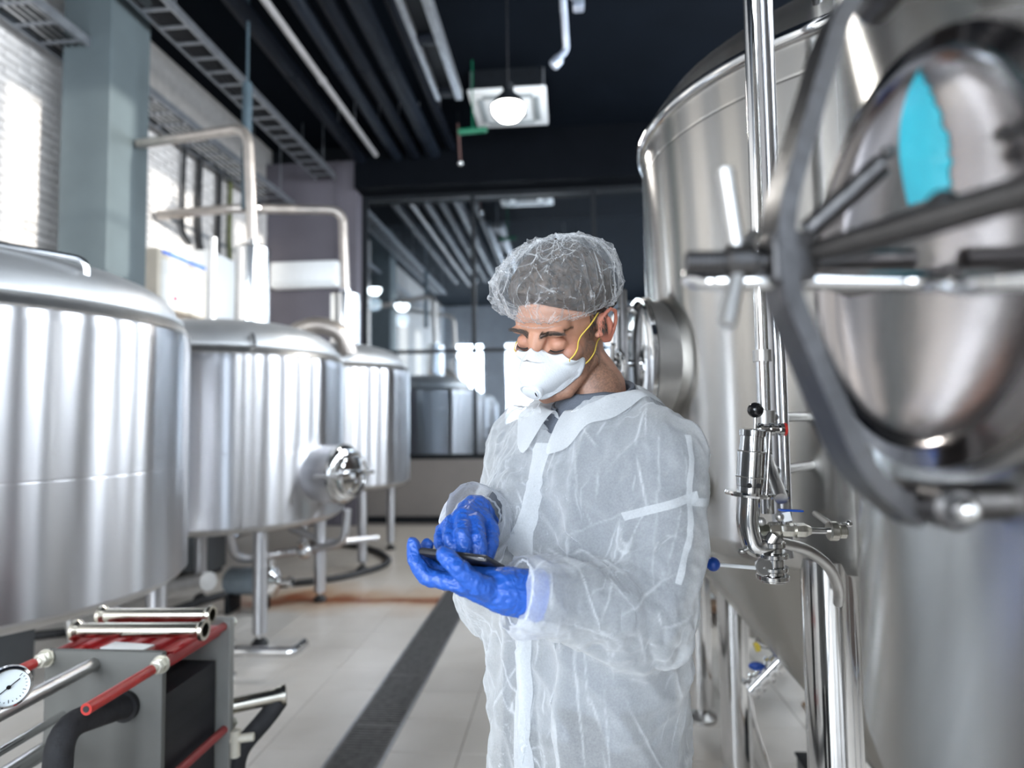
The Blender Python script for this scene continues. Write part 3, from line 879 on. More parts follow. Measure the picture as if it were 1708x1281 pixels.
# ports on the rear plate
b = MB(); b.cyl((XB - .03, 1.985, .60), (XB + .145, 2.06, .615), .024, n=24); b.lathe([(.034, 0), (.034, .012), (.026, .012), (.026, -.02)], (XB + .143, 2.06, .615), (.92, .39, .08), 30); b.build('outlet_stub', mat('warm_steel', (.62, .58, .50), .22, 1.0, noise_scale=12, noise_amt=.05), hx)
b = MB(); b.tube([(XB + .135, 2.06, .60), (XB + .10, 2.04, .55), (XB + .02, 2.0, .46), (XB + .02, 1.99, .30), (XB + .10, 2.0, .20)], .030, 16, smooth=.05); b.build('insulated_pipe', BLACKFOAM, hx)
b = MB(); b.cyl((XB + .015, 1.97, .512), (XB + .085, 1.99, .515), .013, bev=.003); b.cyl((XB + .03, 1.975, .46), (XB + .03, 1.975, .54), .016); b.build('bleed_valve', CREAMV, hx)
for x in (XA + .04, XB - .04):
    b = MB(); b.box((x, YA, .02), (.05, .06, .04), bev=.006); b.box((x, YB2 + .02, .02), (.05, .06, .04), bev=.006); b.build('foot', BLACKRUB, hx)
b = MB(); b.box((-1.335, 1.17, .01), (.14, .10, .02), bev=.004); b.build('foot', BLACKRUB, hx)
off = hx.location
def _sh(o):
    for c in o.children:
        if not c.get('_abs'): c.data.transform(Matrix.Translation(-off))
        _sh(c)
_sh(hx)
# spool pipes and label card lying on top
def spool(p0, p1, r, label):
    p0, p1 = Vector(p0), Vector(p1)
    d = (p1 - p0).normalized(); L = (p1 - p0).length
    t = thing('spool_pipe', tuple((p0 + p1) / 2 - Vector((0, 0, r * 1.45))), label, 'pipe', 'steel spool pipes on the heat exchanger')
    wm = mat('warm_steel', (.62, .58, .50))
    MB().lathe([(r, .0), (r, L), (r * .86, L), (r * .86, L * .6)], p0, d, 32, cap=False).build('tube', wm, t)
    for q, s in ((p0, 1), (p1, -1)):
        MB().lathe([(r, .02), (r * 1.42, .010), (r * 1.42, .0), (r * .86, 0)], q, d * s, 32, cap=False).build('ferrule', wm, t)
    MB().lathe([(0, L * .6), (r * .86, L * .6)], p0, d, 32, cap=False).build('bore', BLACKRUB, t)
    world_parts(t)
spool((-1.415, 1.745, .9165), (-1.035, 1.765, .9165), .0205, 'front steel spool pipe lying on the red heat exchanger cover')
spool((-1.445, 1.885, .9165), (-1.095, 1.905, .9165), .0205, 'rear steel spool pipe lying on the red heat exchanger cover')
b = MB()
m_ = Matrix.Rotation(R(-8), 3, 'Z')
b.box((-1.215, 1.690, .893), (.13, .05, .003), rot=m_)
tag(b.build('label_card', WHITEP, None, flat=True), 'white card lying on the red top cover of the heat exchanger', 'card')
# ================================================================== right row: fermenters
def fermenter(cx, cy, Rr, zr, zt, label, legs, shell=STEEL_F, dome=True):
    t = thing('fermenter', (cx, cy, 0), label, 'fermenter tank', 'conical fermenters along the aisle')
    o = (cx, cy, 0)
    b = MB()
    b.lathe([(Rr - .04, zr - .02), (Rr - .012, zr - .006), (Rr, zr + .03), (Rr, zr + .04), (Rr, zt - .105), (Rr, zt - .10), (Rr - .0012, zt - .097), (Rr, zt - .094), (Rr, zt - .089), (Rr, zt)], o, n=128, cap=False)
    b.build('shell', shell, t)
    b = MB(); b.lathe([(Rr - .04, zr - .018), (Rr - .08, zr - .06), (.07, .30), (.06, .22)], o, n=96, cap=False); b.build('cone', shell, t)
    b = MB(); b.torus((cx, cy, zt + .005), (0, 0, 1), Rr - .004, .022, 96, 12); b.build('top_rim', CHROME, t)
    pr = [(Rr - .01, zt + .01)] + [((Rr - .01) * math.cos(k / 8 * PI / 2), zt + .01 + .32 * math.sin(k / 8 * PI / 2)) for k in range(1, 9)]
    b = MB(); b.lathe(pr, o, n=96, cap=False); b.build('domed_top', shell, t)
    for x, y in legs:
        b = MB(); b.cyl((x, y, .07), (x, y, zr + .02), .062, n=36); l = b.build('leg', CHROME, t)
        b = MB(); b.cyl((x, y, .03), (x, y, .08), .025); b.build('foot_screw', CHROME, l)
        b = MB(); b.lathe([(.075, 0), (.075, .02), (.04, .045)], (x, y, 0), n=30); b.build('foot', SATIN, l)
    return t
CX = 1.084
def legs_of(cx, cy, off=(.0, 0)):
    return [(cx - .44, cy - .59), (cx - .44, cy + .59), (cx + .44, cy - .59), (cx + .44, cy + .59)]
T1 = fermenter(CX, .50, .80, 1.13, 2.46, 'nearest fermenter at the right edge with a clamped round manway', [(CX + .44, -.09), (CX - .44, -.09), (CX - .30, 1.13), (CX + .44, 1.09)])
T2 = fermenter(CX, 2.20, .80, 1.14, 2.44, 'tall middle fermenter right behind the man, with a thick polished leg', [(.62, 1.61), (.68, 2.79), (1.52, 1.61), (1.52, 2.79)])
T3 = fermenter(CX, 3.92, .80, .95, 1.96, 'low third fermenter seen between the man and the middle fermenter', legs_of(CX, 3.92))

# ---- T2: side manway
def side_frame(cx, cy, Rr, a):
    n = Vector((-math.cos(a), math.sin(a), 0))
    return Vector((cx, cy, 0)) + n * Rr, n, Vector((n.y, -n.x, 0))
p, n, tv = side_frame(CX, 2.20, .80, R(-8))
p.z = 1.68
manway(T2, p, n, .20, .035, sm=SATIN, dish=.02)
up = Vector((0, 0, 1))
rotn = Matrix((n, tv, up)).transposed()
# strongback bars and clamps of T2
for s in (-1, 1):
    q = p + n * .12 + up * s * .16
    b = MB(); b.tube([p + n * .05 + up * s * .18, p + n * .13 + up * s * .17, p + n * .135 + up * s * .02], .014, 10, smooth=.03); b.build('clamp_arm', CHROME, T2)
    b = MB(); b.cyl(p + n * .0 + tv * .17 + up * s * .12, p + n * .11 + tv * .17 + up * s * .12, .012); b.ball(p + n * .11 + tv * .17 + up * s * .12, .018); b.build('clamp_knob', CHROME, T2)
b = MB(); b.box(p + n * .105 + up * .03, (.022, .05, .42), rot=rotn, bev=.006); b.build('strongback', DARKSTEEL, T2)
b = MB(); b.cyl(p + n * .05, p + n * .16, .012); b.cyl(p + n * .145 - up * .06 + tv * .03, p + n * .145 + up * .06 - tv * .03, .009); b.build('centre_screw', CHROME, T2)
b = MB(); b.torus(p + n * .12 - up * .02, n, .06, .008, 30, 10); b.build('hand_wheel', CHROME, T2)
# small side port of T2 next to the man's shoulder
p2, n2, tv2 = side_frame(CX, 2.20, .80, R(-24))
p2.z = 1.31
b = MB(); b.lathe([(.05, -.03), (.05, .0), (.028, .01), (.028, .06), (.042, .06), (.042, .085), (.0, .085)], p2, n2, 28); q_ = b.build('sample_port', SATIN, T2)
b = MB(); b.cyl(p2 + n2 * .075 - tv2 * .05, p2 + n2 * .075 + tv2 * .05 + up * .03, .007); b.ball(p2 + n2 * .075 + tv2 * .05 + up * .03, .011); b.build('port_wing_nut', CHROME, q_)
# CIP pipe and sight rod running down the front of T2
PX, PY = .415, 1.38
b = MB(); b.cyl((PX, PY, 1.30), (PX, PY, 3.4), .0135, n=24); cp = b.build('downpipe', CHROME, T2)
for z in (1.63, 2.62):
    b = MB(); b.cyl((PX, PY, z - .012), (PX, PY, z + .012), .019, n=24); b.build('pipe_coupling', SATIN, cp)
b = MB(); b.cyl((PX + .045, PY + .05, 1.20), (PX + .045, PY + .05, 3.4), .020, n=24); b.build('vent_tube', STEEL, T2)
b = MB(); b.cyl((PX + .026, PY - .04, 1.33), (PX + .026, PY - .04, 1.72), .0045, n=12); b.build('sight_rod', CHROME, T2)
for z in (1.50, 2.75, 1.385):
    v = Vector((CX, 2.2, z)) - Vector((PX, PY, z)); v.normalize()
    b = MB(); b.cyl(Vector((PX, PY, z)), Vector((PX, PY, z)) + v * .27, .011, n=14)
    b.cyl((PX, PY, z - .014), (PX, PY, z + .014), .021, n=20); b.build('pipe_bracket', SATIN, T2)
# ladder rail rising beside the top of T2
b = MB(); b.cyl((.64, 1.58, 2.2), (.64, 1.58, 3.2), .012); b.build('lid_rail', DARKSTEEL, T2)

# ---- bottom outlet valves of T2
b = MB(); b.cyl((CX, 2.2, .24), (CX, 2.2, .19), .06); b.tube([(CX, 2.2, .22), (CX, 2.2, .12), (CX - .10, 2.14, .11)], .032, 14, smooth=.05)
b.build('bottom_outlet', CHROME, T2)
world_parts(T2)
va = thing('drain_valve_set', (.92, 2.62, 0), 'polished drain valve with blue handles low between the fermenter legs', 'valve')
A = at(1250, 1150, 2.35); B = at(1325, 1075, 2.35)
dv = (B - A).normalized()
b = MB(); b.cyl(A, B + dv * .05, .026, n=24)
for t in (.0, .03, .075, .11, .15): b.cyl(A + dv * t, A + dv * (t + .014), .038, n=24)
b.build('valve_body', CHROME, va)
b = MB(); b.ball(at(1262, 1111, 2.33), .02, sc=(1.4, .8, .7)); b.build('handle', BLUEKNOB, va)
b = MB(); b.tube([B, B + Vector((.0, 0, .06)), at(1280, 1078, 2.36), at(1262, 1070, 2.36)], .014, 12, smooth=.03); b.build('sample_tube', CHROME, va)
b = MB(); b.cyl(at(1259, 1080, 2.355), at(1266, 1078, 2.355), .016); b.build('tube_tip', mat('yellow_tip', (.8, .62, .08), .4, noise_scale=20, noise_amt=.05), va)
b = MB(); b.tube([B + dv * .04, Vector((CX - .2, 2.25, .30)), Vector((CX - .07, 2.2, .20))], .022, 12, smooth=.05); b.build('feed_pipe', CHROME, va)
b = MB(); b.tube([A - dv * .0, A + Vector((.01, 0, -.10)), Vector((A.x + .12, A.y + .05, .09)), Vector((A.x + .16, A.y + .06, .012))], .009, 10, smooth=.04); b.build('drain_hose', CHROME, va)
b = MB(); b.cyl((A.x - .0, A.y, 0), (A.x - .0, A.y, A.z - .02), .008); b.cyl((A.x, A.y, 0), (A.x, A.y, .01), .04); b.build('stand', SATIN, va)
world_parts(va)

# ---- T1: large clamped manway close to the camera
pa = R(-4)
p, n, tv = side_frame(CX, .50, .80, pa)
p = Vector((.288, .455, 1.607))
rotn = Matrix((n, tv, up)).transposed()
b = MB(); b.lathe([(.138, -.05), (.138, .028), (.147, .030), (.147, .040), (.120, .040)], p, n, 64, cap=False); b.build('manway_collar', SATIN, T1)
prof = [(.143, .042), (.143, .052), (.130, .056)]
for k in range(1, 9):
    t = k / 8
    prof.append((.130 * math.cos(t * PI / 2), .056 - .022 * math.sin(t * PI / 2)))
LIDM = mat('spun_polished_lid', (.38, .355, .35), .14, 1.0, noise_scale=3, noise_amt=.08, bump=.05, bump_scale=8)
b = MB(); b.lathe(prof, p, n, 64, cap=False); b.build('manway_lid', LIDM, T1)
hub = p + n * .135
def flatbar(pts, w, th, name, m, parent):
    """flat arched bar through pts, width along tv"""
    b = MB(); pts = round_path([Vector(q) for q in pts], .03)
    vs, fs = [], []
    N = len(pts)
    for i, q in enumerate(pts):
        d = (pts[min(i + 1, N - 1)] - pts[max(i - 1, 0)]).normalized()
        o_ = d.cross(tv).normalized()
        for s1, s2 in ((-1, -1), (1, -1), (1, 1), (-1, 1)):
            vs.append(q + tv * s1 * w / 2 + o_ * s2 * th / 2)
    for i in range(N - 1):
        for k in range(4):
            a, c = i * 4 + k, i * 4 + (k + 1) % 4
            fs.append((a, c, c + 4, a + 4))
    fs += [(0, 1, 2, 3), tuple((N - 1) * 4 + k for k in (3, 2, 1, 0))]
    b.add(vs, fs)
    return b.build(name, m, parent, angle=30)
# vertical strongback, arched towards the aisle
flatbar([p + n * .055 + up * .215, p + n * .095 + up * .175, p + n * .142 + up * .03, p + n * .142 - up * .02, p + n * .095 - up * .145, p + n * .060 - up * .175], .034, .012, 'strongback', DARKSTEEL, T1)
for s, zz in ((1, .20), (-1, -.165)):
    c = p + n * .05 + up * zz
    b = MB(); b.cyl(c - tv * .035, c + tv * .035, .014, n=20, bev=.003); b.cyl(c - n * .05, c + n * .02, .013); b.build('hinge_lug', DARKSTEEL, T1)
    for s2 in (-1, 1):
        b = MB(); b.ball(c + tv * .04 * s2, .0075); b.build('hinge_pin', CHROME, T1)
# centre screw along the lid axis with a nut and T handles
s0, s1 = p + n * .05, p + n * .205
b = MB(); b.cyl(s0, s1, .0068, n=20)
for k in range(12):
    q = p + n * (.162 + k * .0036)
    b.cyl(q, q + n * .0018, .0080, n=20)
b.build('centre_screw', DARKSTEEL, T1)
b = MB(); b.box(p + n * .136, (.030, .030, .036), rot=rotn, bev=.004); b.build('screw_block', DARKSTEEL, T1)
b = MB(); b.cyl(p + n * .158, p + n * .178, .0120, n=24, bev=.002); nut = b.build('handle_hub', DARKSTEEL, T1)
hc = p + n * .168
for d, L in ((up * 1.0 + n * .12, .066), (-up * 1.0 + n * .28 - tv * .2, .048), (tv * .8 + up * .55 - n * .5, .06)):
    d = d.normalized()
    b = MB(); b.cyl(hc + d * .008, hc + d * L, .0055, r1=.0060, n=16, bev=.0012); b.build('spoke_handle', SATIN, nut)
# tubular pull handle bent round in front of the lid
h0 = at(1708, 512, .44)
pts = [Vector((.275, .30, 1.565)), Vector((.22, .36, 1.570)), at(1560, 470, .425), at(1340, 468, .44), at(1150, 470, .46), at(1150, 455, .50), at(1290, 440, .52), Vector((.262, .56, 1.60))]
b = MB(); b.tube(pts, .0062, 16, smooth=.022); b.build('pull_handle', CHROME, T1)
# cross rod to the right of the block
b = MB(); b.cyl(p + n * .125 + up * .002, p + n * .03 - tv * .20 + up * .004, .009, n=18); b.ball(p + n * .078 - tv * .075 + up * .012, .009); b.build('cross_rod', DARKSTEEL, T1)
# second wing screw
c = p + n * .118 + tv * .005 + up * .022
b = MB(); b.cyl(c, c + (up * .5 - n * .55 - tv * .2).normalized() * .06, .008)
for k in range(3): b.ball(c + (up * .5 - n * .55 - tv * .2).normalized() * (.05 + k * .008) + up * .005, .0045)
b.build('wing_screw', DARKSTEEL, T1)
# turquoise reflection on the lid, put in as a surface colour
CYANREFL = mat('painted_turquoise_reflection', (.04, .72, .92), .25, 0.35, noise_scale=6, noise_amt=.2, coat=.6, bump=.1, bump_scale=60)
world_parts(T1); world_parts(T3)

# ------------------------------------------------------------------ relief valve and ball valves beside the man
rv = thing('relief_valve_assembly', tuple(at(1285, 990, 1.30)), 'chrome relief valve group with black knob, blue lever and blue ball handle', 'valve')
Yv = 1.26
def A_(x, y, dy=0.0): return at(x, y, Yv + dy)
b = MB(); b.ball(A_(1260, 684), .0150, 28); b.build('black_knob', BLACKBALL, rv)
b = MB(); b.cyl(A_(1260, 696), A_(1259, 722), .0032); b.build('stem', CHROME, rv)
ax = (A_(1256, 722) - A_(1250, 822)).normalized()
b0 = A_(1250, 822)
b = MB(); b.lathe([(.0235, 0), (.0235, .012), (.0248, .013), (.0255, .030), (.0255, .078), (.0228, .080), (.0222, .108), (.0245, .109), (.0252, .120), (.018, .123)], b0, ax, 40)
body = b.build('valve_cylinder', CHROME, rv)
b = MB(); b.torus(b0 + ax * .079, ax, .0252, .0014, 40, 8); b.torus(b0 + ax * .030, ax, .0256, .0012, 40, 8); b.build('groove_ring', SATIN, body)
for dx in (-.008, .009):
    c = b0 + ax * .016 + Vector((dx, -.0225, 0)); b = MB(); b.cyl(c - Vector((0, .003, 0)), c + Vector((0, .004, 0)), .0048); b.build('vent_hole', BLACKRUB, body)
b = MB(); b.cyl(b0 + ax * .0 + Vector((.0305, -.004, 0)), b0 + ax * .115 + Vector((.0305, -.004, 0)), .0028); b.build('guide_rod', CHROME, rv)
b = MB(); b.lathe([(.030, -.008), (.044, -.006), (.0455, -.002), (.044, .002), (.020, .004)], b0, ax, 44); b.build('flange_disc', CHROME, rv)
b = MB(); b.tube([b0 - ax * .004, b0 - ax * .060, A_(1258, 912), A_(1280, 912), A_(1292, 893)], .0215, 24, smooth=.035); b.build('u_bend', CHROME, rv)
# wing nut at the bottom of the bend
b = MB(); b.cyl(A_(1239, 918, -.01), A_(1270, 908, -.01), .004); b.ball(A_(1238, 919, -.01), .0065, sc=(1.3, 1, .8)); b.build('wing_nut', SATIN, rv)
# upper clamp on the right with red gasket
b = MB(); b.cyl(A_(1262, 716, .03), A_(1312, 716, .03), .0085, n=20)
for x in (1266, 1284, 1300): b.cyl(A_(x, 716, .03), A_(x + 6, 716, .03), .0125, n=22)
b.build('clamp_union', CHROME, rv)
b = MB(); b.cyl(A_(1307, 716, .03), A_(1311, 716, .03), .0128, n=22); b.build('red_gasket', REDSLEEVE, rv)
b = MB(); b.cyl(A_(1283, 826, .03), A_(1312, 826, .03), .0075); b.cyl(A_(1306, 826, .03), A_(1313, 826, .03), .012); b.build('lower_union', CHROME, rv)
# ball valve with the blue lever
b = MB(); b.cyl(A_(1259, 884), A_(1263, 884), .0148, n=26, bev=.001); b.build('blue_ring', BLUEKNOB, rv)
b = MB(); b.lathe([(.0115, 0), (.0135, .004), (.0135, .014), (.011, .020)], A_(1263, 884), A_(1300, 884) - A_(1263, 884), 6); b.build('hex_adapter', mat('olive_steel_nut', (.20, .20, .16), .35, .9, noise_scale=20, noise_amt=.1), rv)
dirx = (A_(1345, 885) - A_(1280, 884)).normalized(); q0 = A_(1281, 884)
b = MB(); b.lathe([(.0130, 0), (.0155, .002), (.0155, .018), (.0120, .022), (.0140, .026), (.0140, .044), (.0110, .048), (.0145, .050), (.0145, .066), (.011, .072), (.0085, .078)], q0, dirx, 8)
bv = b.build('ball_valve_body', mat('nickel', (.72, .70, .64), .25, 1.0, noise_scale=20, noise_amt=.05), rv)
b = MB(); b.cyl(q0 + dirx * .03, q0 + dirx * .03 + up * .022, .0055, n=8); b.build('valve_neck', CHROME, bv)
m_ = Matrix((dirx, Vector((0, 1, 0)), up)).transposed()
b = MB(); b.box(q0 + dirx * .034 + up * .026, (.016, .012, .018), rot=m_ @ Matrix.Rotation(R(-12), 3, 'Y'), bev=.001); b.build('lever_bracket', WHITEP, bv)
b = MB(); b.box(q0 + dirx * .043 + up * .0375, (.045, .014, .004), rot=m_ @ Matrix.Rotation(R(1.5), 3, 'Y'), bev=.0018); b.build('blue_lever', BLUEKNOB, bv)
b = MB(); b.cyl(q0 + dirx * .074, q0 + dirx * .115, .0058, n=20); b.build('pipe', CHROME, rv)
e0 = q0 + dirx * .110
b = MB(); b.cyl(e0, e0 + dirx * .018, .0185, n=26, bev=.003); b.cyl(e0 + dirx * .018, e0 + dirx * .032, .014, n=26, bev=.002); b.build('end_clamp', mat('nickel', (.7, .7, .6)), rv)
b = MB(); b.ball(e0 + dirx * .038 + up * .014, .0065); b.cyl(e0 + dirx * .024 + up * .012, e0 + dirx * .040 + up * .012, .0035); b.build('clamp_screw', CHROME, rv)
b = MB(); b.tube([e0 + dirx * .03, e0 + dirx * .045 + Vector((0, .06, -.01)), Vector((.60, 1.66, 1.27))], .0065, 12, smooth=.03); b.build('clamp_stub', SATIN, rv)
# lower butterfly valve and its blue ball handle
b = MB()
for (y0, y1, r) in ((903, 912, .025), (912, 922, .019), (922, 930, .030), (930, 944, .022), (944, 951, .029), (951, 958, .023), (958, 966, .030), (966, 970, .024)):
    b.cyl(A_(1287 + (y0 - 903) * .03, y0), A_(1287 + (y1 - 903) * .03, y1), r, n=30, bev=.0012)
b.build('butterfly_valve', CHROME, rv)
b = MB(); b.cyl(A_(1272, 945, -.014), A_(1276, 946, -.024), .0165, n=24, bev=.002); b.cyl(A_(1272, 938, -.008), A_(1272, 950, -.012), .014); b.build('valve_boss', SATIN, rv)
b = MB(); b.cyl(A_(1198, 942, -.02), A_(1268, 948, -.02), .0036); hh = b.build('handle_rod', WHITEP, rv)
b = MB(); b.ball(A_(1189, 941, -.02), .0132, 28); b.build('blue_ball', BLUEKNOB, hh)
b = MB(); b.tube([A_(1300, 905), A_(1345, 915, .05), A_(1385, 945, .10), A_(1400, 985, .15), A_(1398, 1005, .22)], .011, 14, smooth=.05); b.build('curved_pipe', SATIN, rv)
b = MB(); b.cyl(A_(1303, 832), Vector((PX, PY, 1.42)), .0125); b.build('pipe_link', SATIN, rv)
b = MB()
for (x, y) in ((1270, 870), (1300, 862), (1285, 898)): b.ball(A_(x, y, -.006), .0085, 14)
b.build('clamp_nut', SATIN, rv)
world_parts(rv)

# filter housing behind the man, white machine and other things between the legs
fh = thing('filter_housing', (.30, 2.42, 0), 'slender upright steel filter housing partly hidden behind the coat', 'filter')
b = MB(); b.lathe([(0, .16), (.06, .165), (.105, .20), (.12, .26), (.12, .86), (.10, .90), (.0, .93)], (.30, 2.42, 0), n=48); b.build('housing', CHROME, fh)
for k in range(3):
    a = 2 * PI * k / 3 + .3
    b = MB(); b.cyl((.30 + .085 * math.cos(a), 2.42 + .085 * math.sin(a), 0), (.30 + .085 * math.cos(a), 2.42 + .085 * math.sin(a), .22), .012); b.build('leg', CHROME, fh)
world_parts(fh)
wm_ = thing('white_machine', (1.15, 5.0, 0), 'white machine cabinet with teal strips seen between the fermenter legs', 'machine')
b = MB(); b.box((1.15, 5.2, .50), (.8, .5, .72), bev=.03); b.build('cabinet', mat('pale_blue_white_enamel', (.72, .82, .85), .35, noise_scale=8, noise_amt=.04), wm_)
for z in (.42, .66): 
    b = MB(); b.box((.86, 4.935, z), (.14, .03, .12), bev=.008); b.build('teal_panel', TEAL, wm_)
b = MB(); b.box((1.15, 5.1, .12), (.95, .65, .05), bev=.008); b.build('base_board', mat('brown_wood', (.16, .09, .05)), wm_)
for x in (.75, 1.55):
    b = MB(); b.box((x, 5.1, .048), (.08, .5, .096)); b.build('foot', BLACKRUB, wm_)
world_parts(wm_)
b = MB(); b.tube([(.88, 1.85, .015), (1.12, 2.30, .015), (1.30, 2.75, .015), (1.3, 3.1, .015), (1.2, 3.5, .015)], .012, 10, smooth=.2)
tag(b.build('hose', mat('brown_hose', (.32, .20, .11), .4, noise_scale=12, noise_amt=.1), None), 'thin brown hose lying on the floor behind the thick fermenter leg', 'hose')
bx2 = thing('drip_box', (1.02, 2.66, 0), 'small dark box on the floor behind the thick fermenter leg', 'box')
b = MB(); b.box((1.02, 2.66, .06), (.22, .22, .12), bev=.01); b.build('box_body', mat('dark_grey_enamel', (.06, .065, .07)), bx2)
b = MB(); b.box((1.02, 2.66, .126), (.23, .23, .012), bev=.004); b.build('box_lid', BLACKMETAL, bx2)
world_parts(bx2)
# ================================================================== under the ceiling
def duct(x, z, r, y0, y1, label, m=DUCTM, nm='ceiling_duct'):
    t = thing(nm, (x, (y0 + y1) / 2, z), label, 'duct' if nm == 'ceiling_duct' else 'pipe', 'dark pipes along the ceiling')
    MB().cyl((x, y0, z), (x, y1, z), r, n=24).build('duct_run', m, t)
    for k in range(int((y1 - y0) / 1.5)):
        y = y0 + .6 + k * 1.5
        MB().cyl((x, y, z), (x, y + .04, z), r + .008, n=24).build('collar', m, t)
    for k in range(3):
        y = y0 + .9 + k * (y1 - y0 - 1.8) / 2
        MB().cyl((x, y, z + r - .01), (x, y, ZC), .008, n=8).build('hanger_rod', GALV, t)
    world_parts(t)
EDG = mat('dark_blue_grey_duct', (.010, .014, .022), .45, noise_scale=6, noise_amt=.2, spec=.2)
duct(-2.98, 5.40, .09, 1.5, 9.0, 'leftmost dark round duct of the bundle under the ceiling')
duct(-2.62, 5.28, .035, 1.5, 8.6, 'thin pale grey conduit crossing below the dark ducts', mat('pale_conduit', (.30, .29, .29), .5, noise_scale=10, noise_amt=.1), 'ceiling_conduit')
duct(-2.42, 5.42, .08, 1.5, 9.0, 'second dark round duct, just right of the pale conduit', EDG)
duct(-2.15, 5.42, .08, 1.5, 9.0, 'third dark round duct from the left under the ceiling')
duct(-1.88, 5.45, .10, 1.5, 9.0, 'fourth dark round duct from the left under the ceiling', EDG)
duct(-1.60, 5.50, .06, 1.5, 9.0, 'rightmost thin dark duct of the ceiling bundle')
# linear fixture: galvanised channel with dark slot
lf = thing('linear_diffuser', (-1.28, 5.9, 5.2), 'long galvanised linear air diffuser with a black slot hanging from the ceiling', 'air diffuser')
for s, w in ((-1, .05), (1, .08)):
    MB().box((-1.28 + s * .12, 4.9, 5.23), (w, 4.2, .12), bev=.006).build('side_channel', GALV, lf)
MB().box((-1.28, 4.9, 5.28), (.20, 4.16, .03)).build('back_plate', BLACKMETAL, lf, flat=True)
for y in (3.2, 4.6, 5.9, 6.9):
    MB().box((-1.28, y, 5.215), (.19, .14, .05), bev=.004).build('cross_plate', DUCTM, lf)
for y in (3.2, 5.0, 6.7):
    MB().cyl((-1.28, y, 5.28), (-1.28, y, ZC), .01, n=8).build('hanger_rod', GALV, lf)
world_parts(lf)
# cassette air conditioner
cs = thing('cassette_air_conditioner', (-.645, 7.83, 5.44), 'white square ceiling cassette air conditioner above the pendant lamp', 'air conditioner')
c0 = Vector((-.645, 7.83, 5.44))
MB().box(c0 + Vector((0, 0, .025)), (.95, .95, .05), bev=.02).build('panel', WHITEP, cs)
MB().box(c0 + Vector((0, 0, .18)), (.82, .82, .26)).build('body', BLACKMETAL, cs, flat=True)
GRL = mat('cassette_grille_grey', (.16, .18, .19), .5, noise_scale=20, noise_amt=.1)
MB().box(c0 + Vector((0, 0, -.004)), (.46, .46, .010), bev=.003).build('intake_frame', WHITEP, cs)
b = MB()
for k in range(12): b.box(c0 + Vector((0, -.19 + k * .035, -.012)), (.40, .016, .006))
b.build('intake_grille', GRL, cs, flat=True)['kind'] = 'stuff'
for k in range(4):
    q = Matrix.Rotation(k * PI / 2, 3, 'Z')
    MB().box(c0 + q @ Vector((0, .34, -.004)), (.62, .085, .010), rot=q, bev=.003).build('air_slot', mat('slot_shadow_grey', (.30, .33, .34), .5, noise_scale=20, noise_amt=.05), cs)
for sx in (-1, 1):
    for sy in (-1, 1):
        MB().cyl(c0 + Vector((sx * .44, sy * .38, .05)), Vector((c0.x + sx * .44, c0.y + sy * .38, ZC)), .011, n=8).build('hanger_rod', GALV, cs)
world_parts(cs)
# pendant lamps
LAMP = mat('lamp_glow', (1, 1, 1), .4, emit=(1.0, .97, .92), emit_str=22)
def pendant(x, y, z, label, r=.15):
    t = thing('pendant_lamp', (x, y, z), label, 'lamp', 'pendant lamps')
    MB().lathe([(r * .98, 0), (r * .90, -.05), (r * .62, -.10), (0, -.118)], (x, y, z + .12), n=36, cap=False).build('glowing_diffuser', LAMP, t)
    MB().lathe([(r * 1.0, .118), (r * 1.02, .125), (r * .75, .20), (.05, .26), (.05, .33), (.0, .34)], (x, y, z), n=36, cap=False).build('lamp_shade', BLACKMETAL, t)
    MB().cyl((x, y, z + .33), (x, y, ZC), .006, n=8).build('cord', BLACKRUB, t)
    world_parts(t)
    l = bpy.data.lights.new('pendant_light', 'POINT'); l.energy = 60; l.shadow_soft_size = .12; l.color = (1, .96, .90)
    o = bpy.data.objects.new('pendant_light', l); COL.objects.link(o); o.location = (x, y, z - .16)
q = at(848, 190, 5.5)
pendant(q.x, q.y, q.z - .06, 'lit round pendant lamp hanging below the ceiling cassette')
pendant(-3.35, 10.9, 3.75, 'left lit pendant lamp glowing behind the glass partition', .13)
pendant(-2.85, 10.9, 3.45, 'right lit pendant lamp glowing behind the glass partition', .13)
# pipework with sprinkler drops
sp_ = thing('sprinkler_pipe', tuple(at(940, 60, 5.6)), 'pale angled sprinkler pipe hanging from the dark ceiling right of the lamp', 'pipe')
GP = mat('pale_blue_grey_pipe', (.33, .37, .45), .4, .5, noise_scale=10, noise_amt=.1)
pz = [at(935, -60, 5.0), at(945, 84, 5.6), at(928, 100, 5.6)]
MB().tube(pz, .030, 14, smooth=.05).build('pipe_run', GP, sp_)
MB().cyl(at(934, 97, 5.6), at(922, 110, 5.6), .05, n=20, bev=.01).build('pipe_end', GP, sp_)
MB().tube([at(938, -20, 5.1), at(955, -5, 5.1), at(968, 6, 5.1)], .022, 12, smooth=.03).build('branch', GP, sp_)
MB().box(at(965, 8, 5.1), (.09, .09, .09), bev=.015).build('branch_end', GP, sp_)
b = MB(); e = at(936, 20, 5.32); b.cyl(e, (e.x, e.y, ZC), .012, n=8); b.build('hanger_rod', GALV, sp_)
world_parts(sp_)
s2 = thing('sprinkler', tuple(at(768, 270, 8.4)), 'small sprinkler drop in front of the black beam', 'sprinkler')
e = at(768, 272, 8.4)
MB().cyl((e.x - .03, e.y, e.z + .55), e, .012, n=10).build('drop_pipe', mat('reddish_brown_pipe', (.18, .10, .09), .5, noise_scale=12, noise_amt=.1), s2)
MB().ball(e, .04).build('head', CHROME, s2)
MB().cyl((e.x - .03, e.y, e.z + .55), (e.x - .03, e.y, ZC), .012, n=8).build('riser', BLACKMETAL, s2)
world_parts(s2)
b = MB(); g0, g1 = at(765, 220, 7.2), at(812, 216, 7.2)
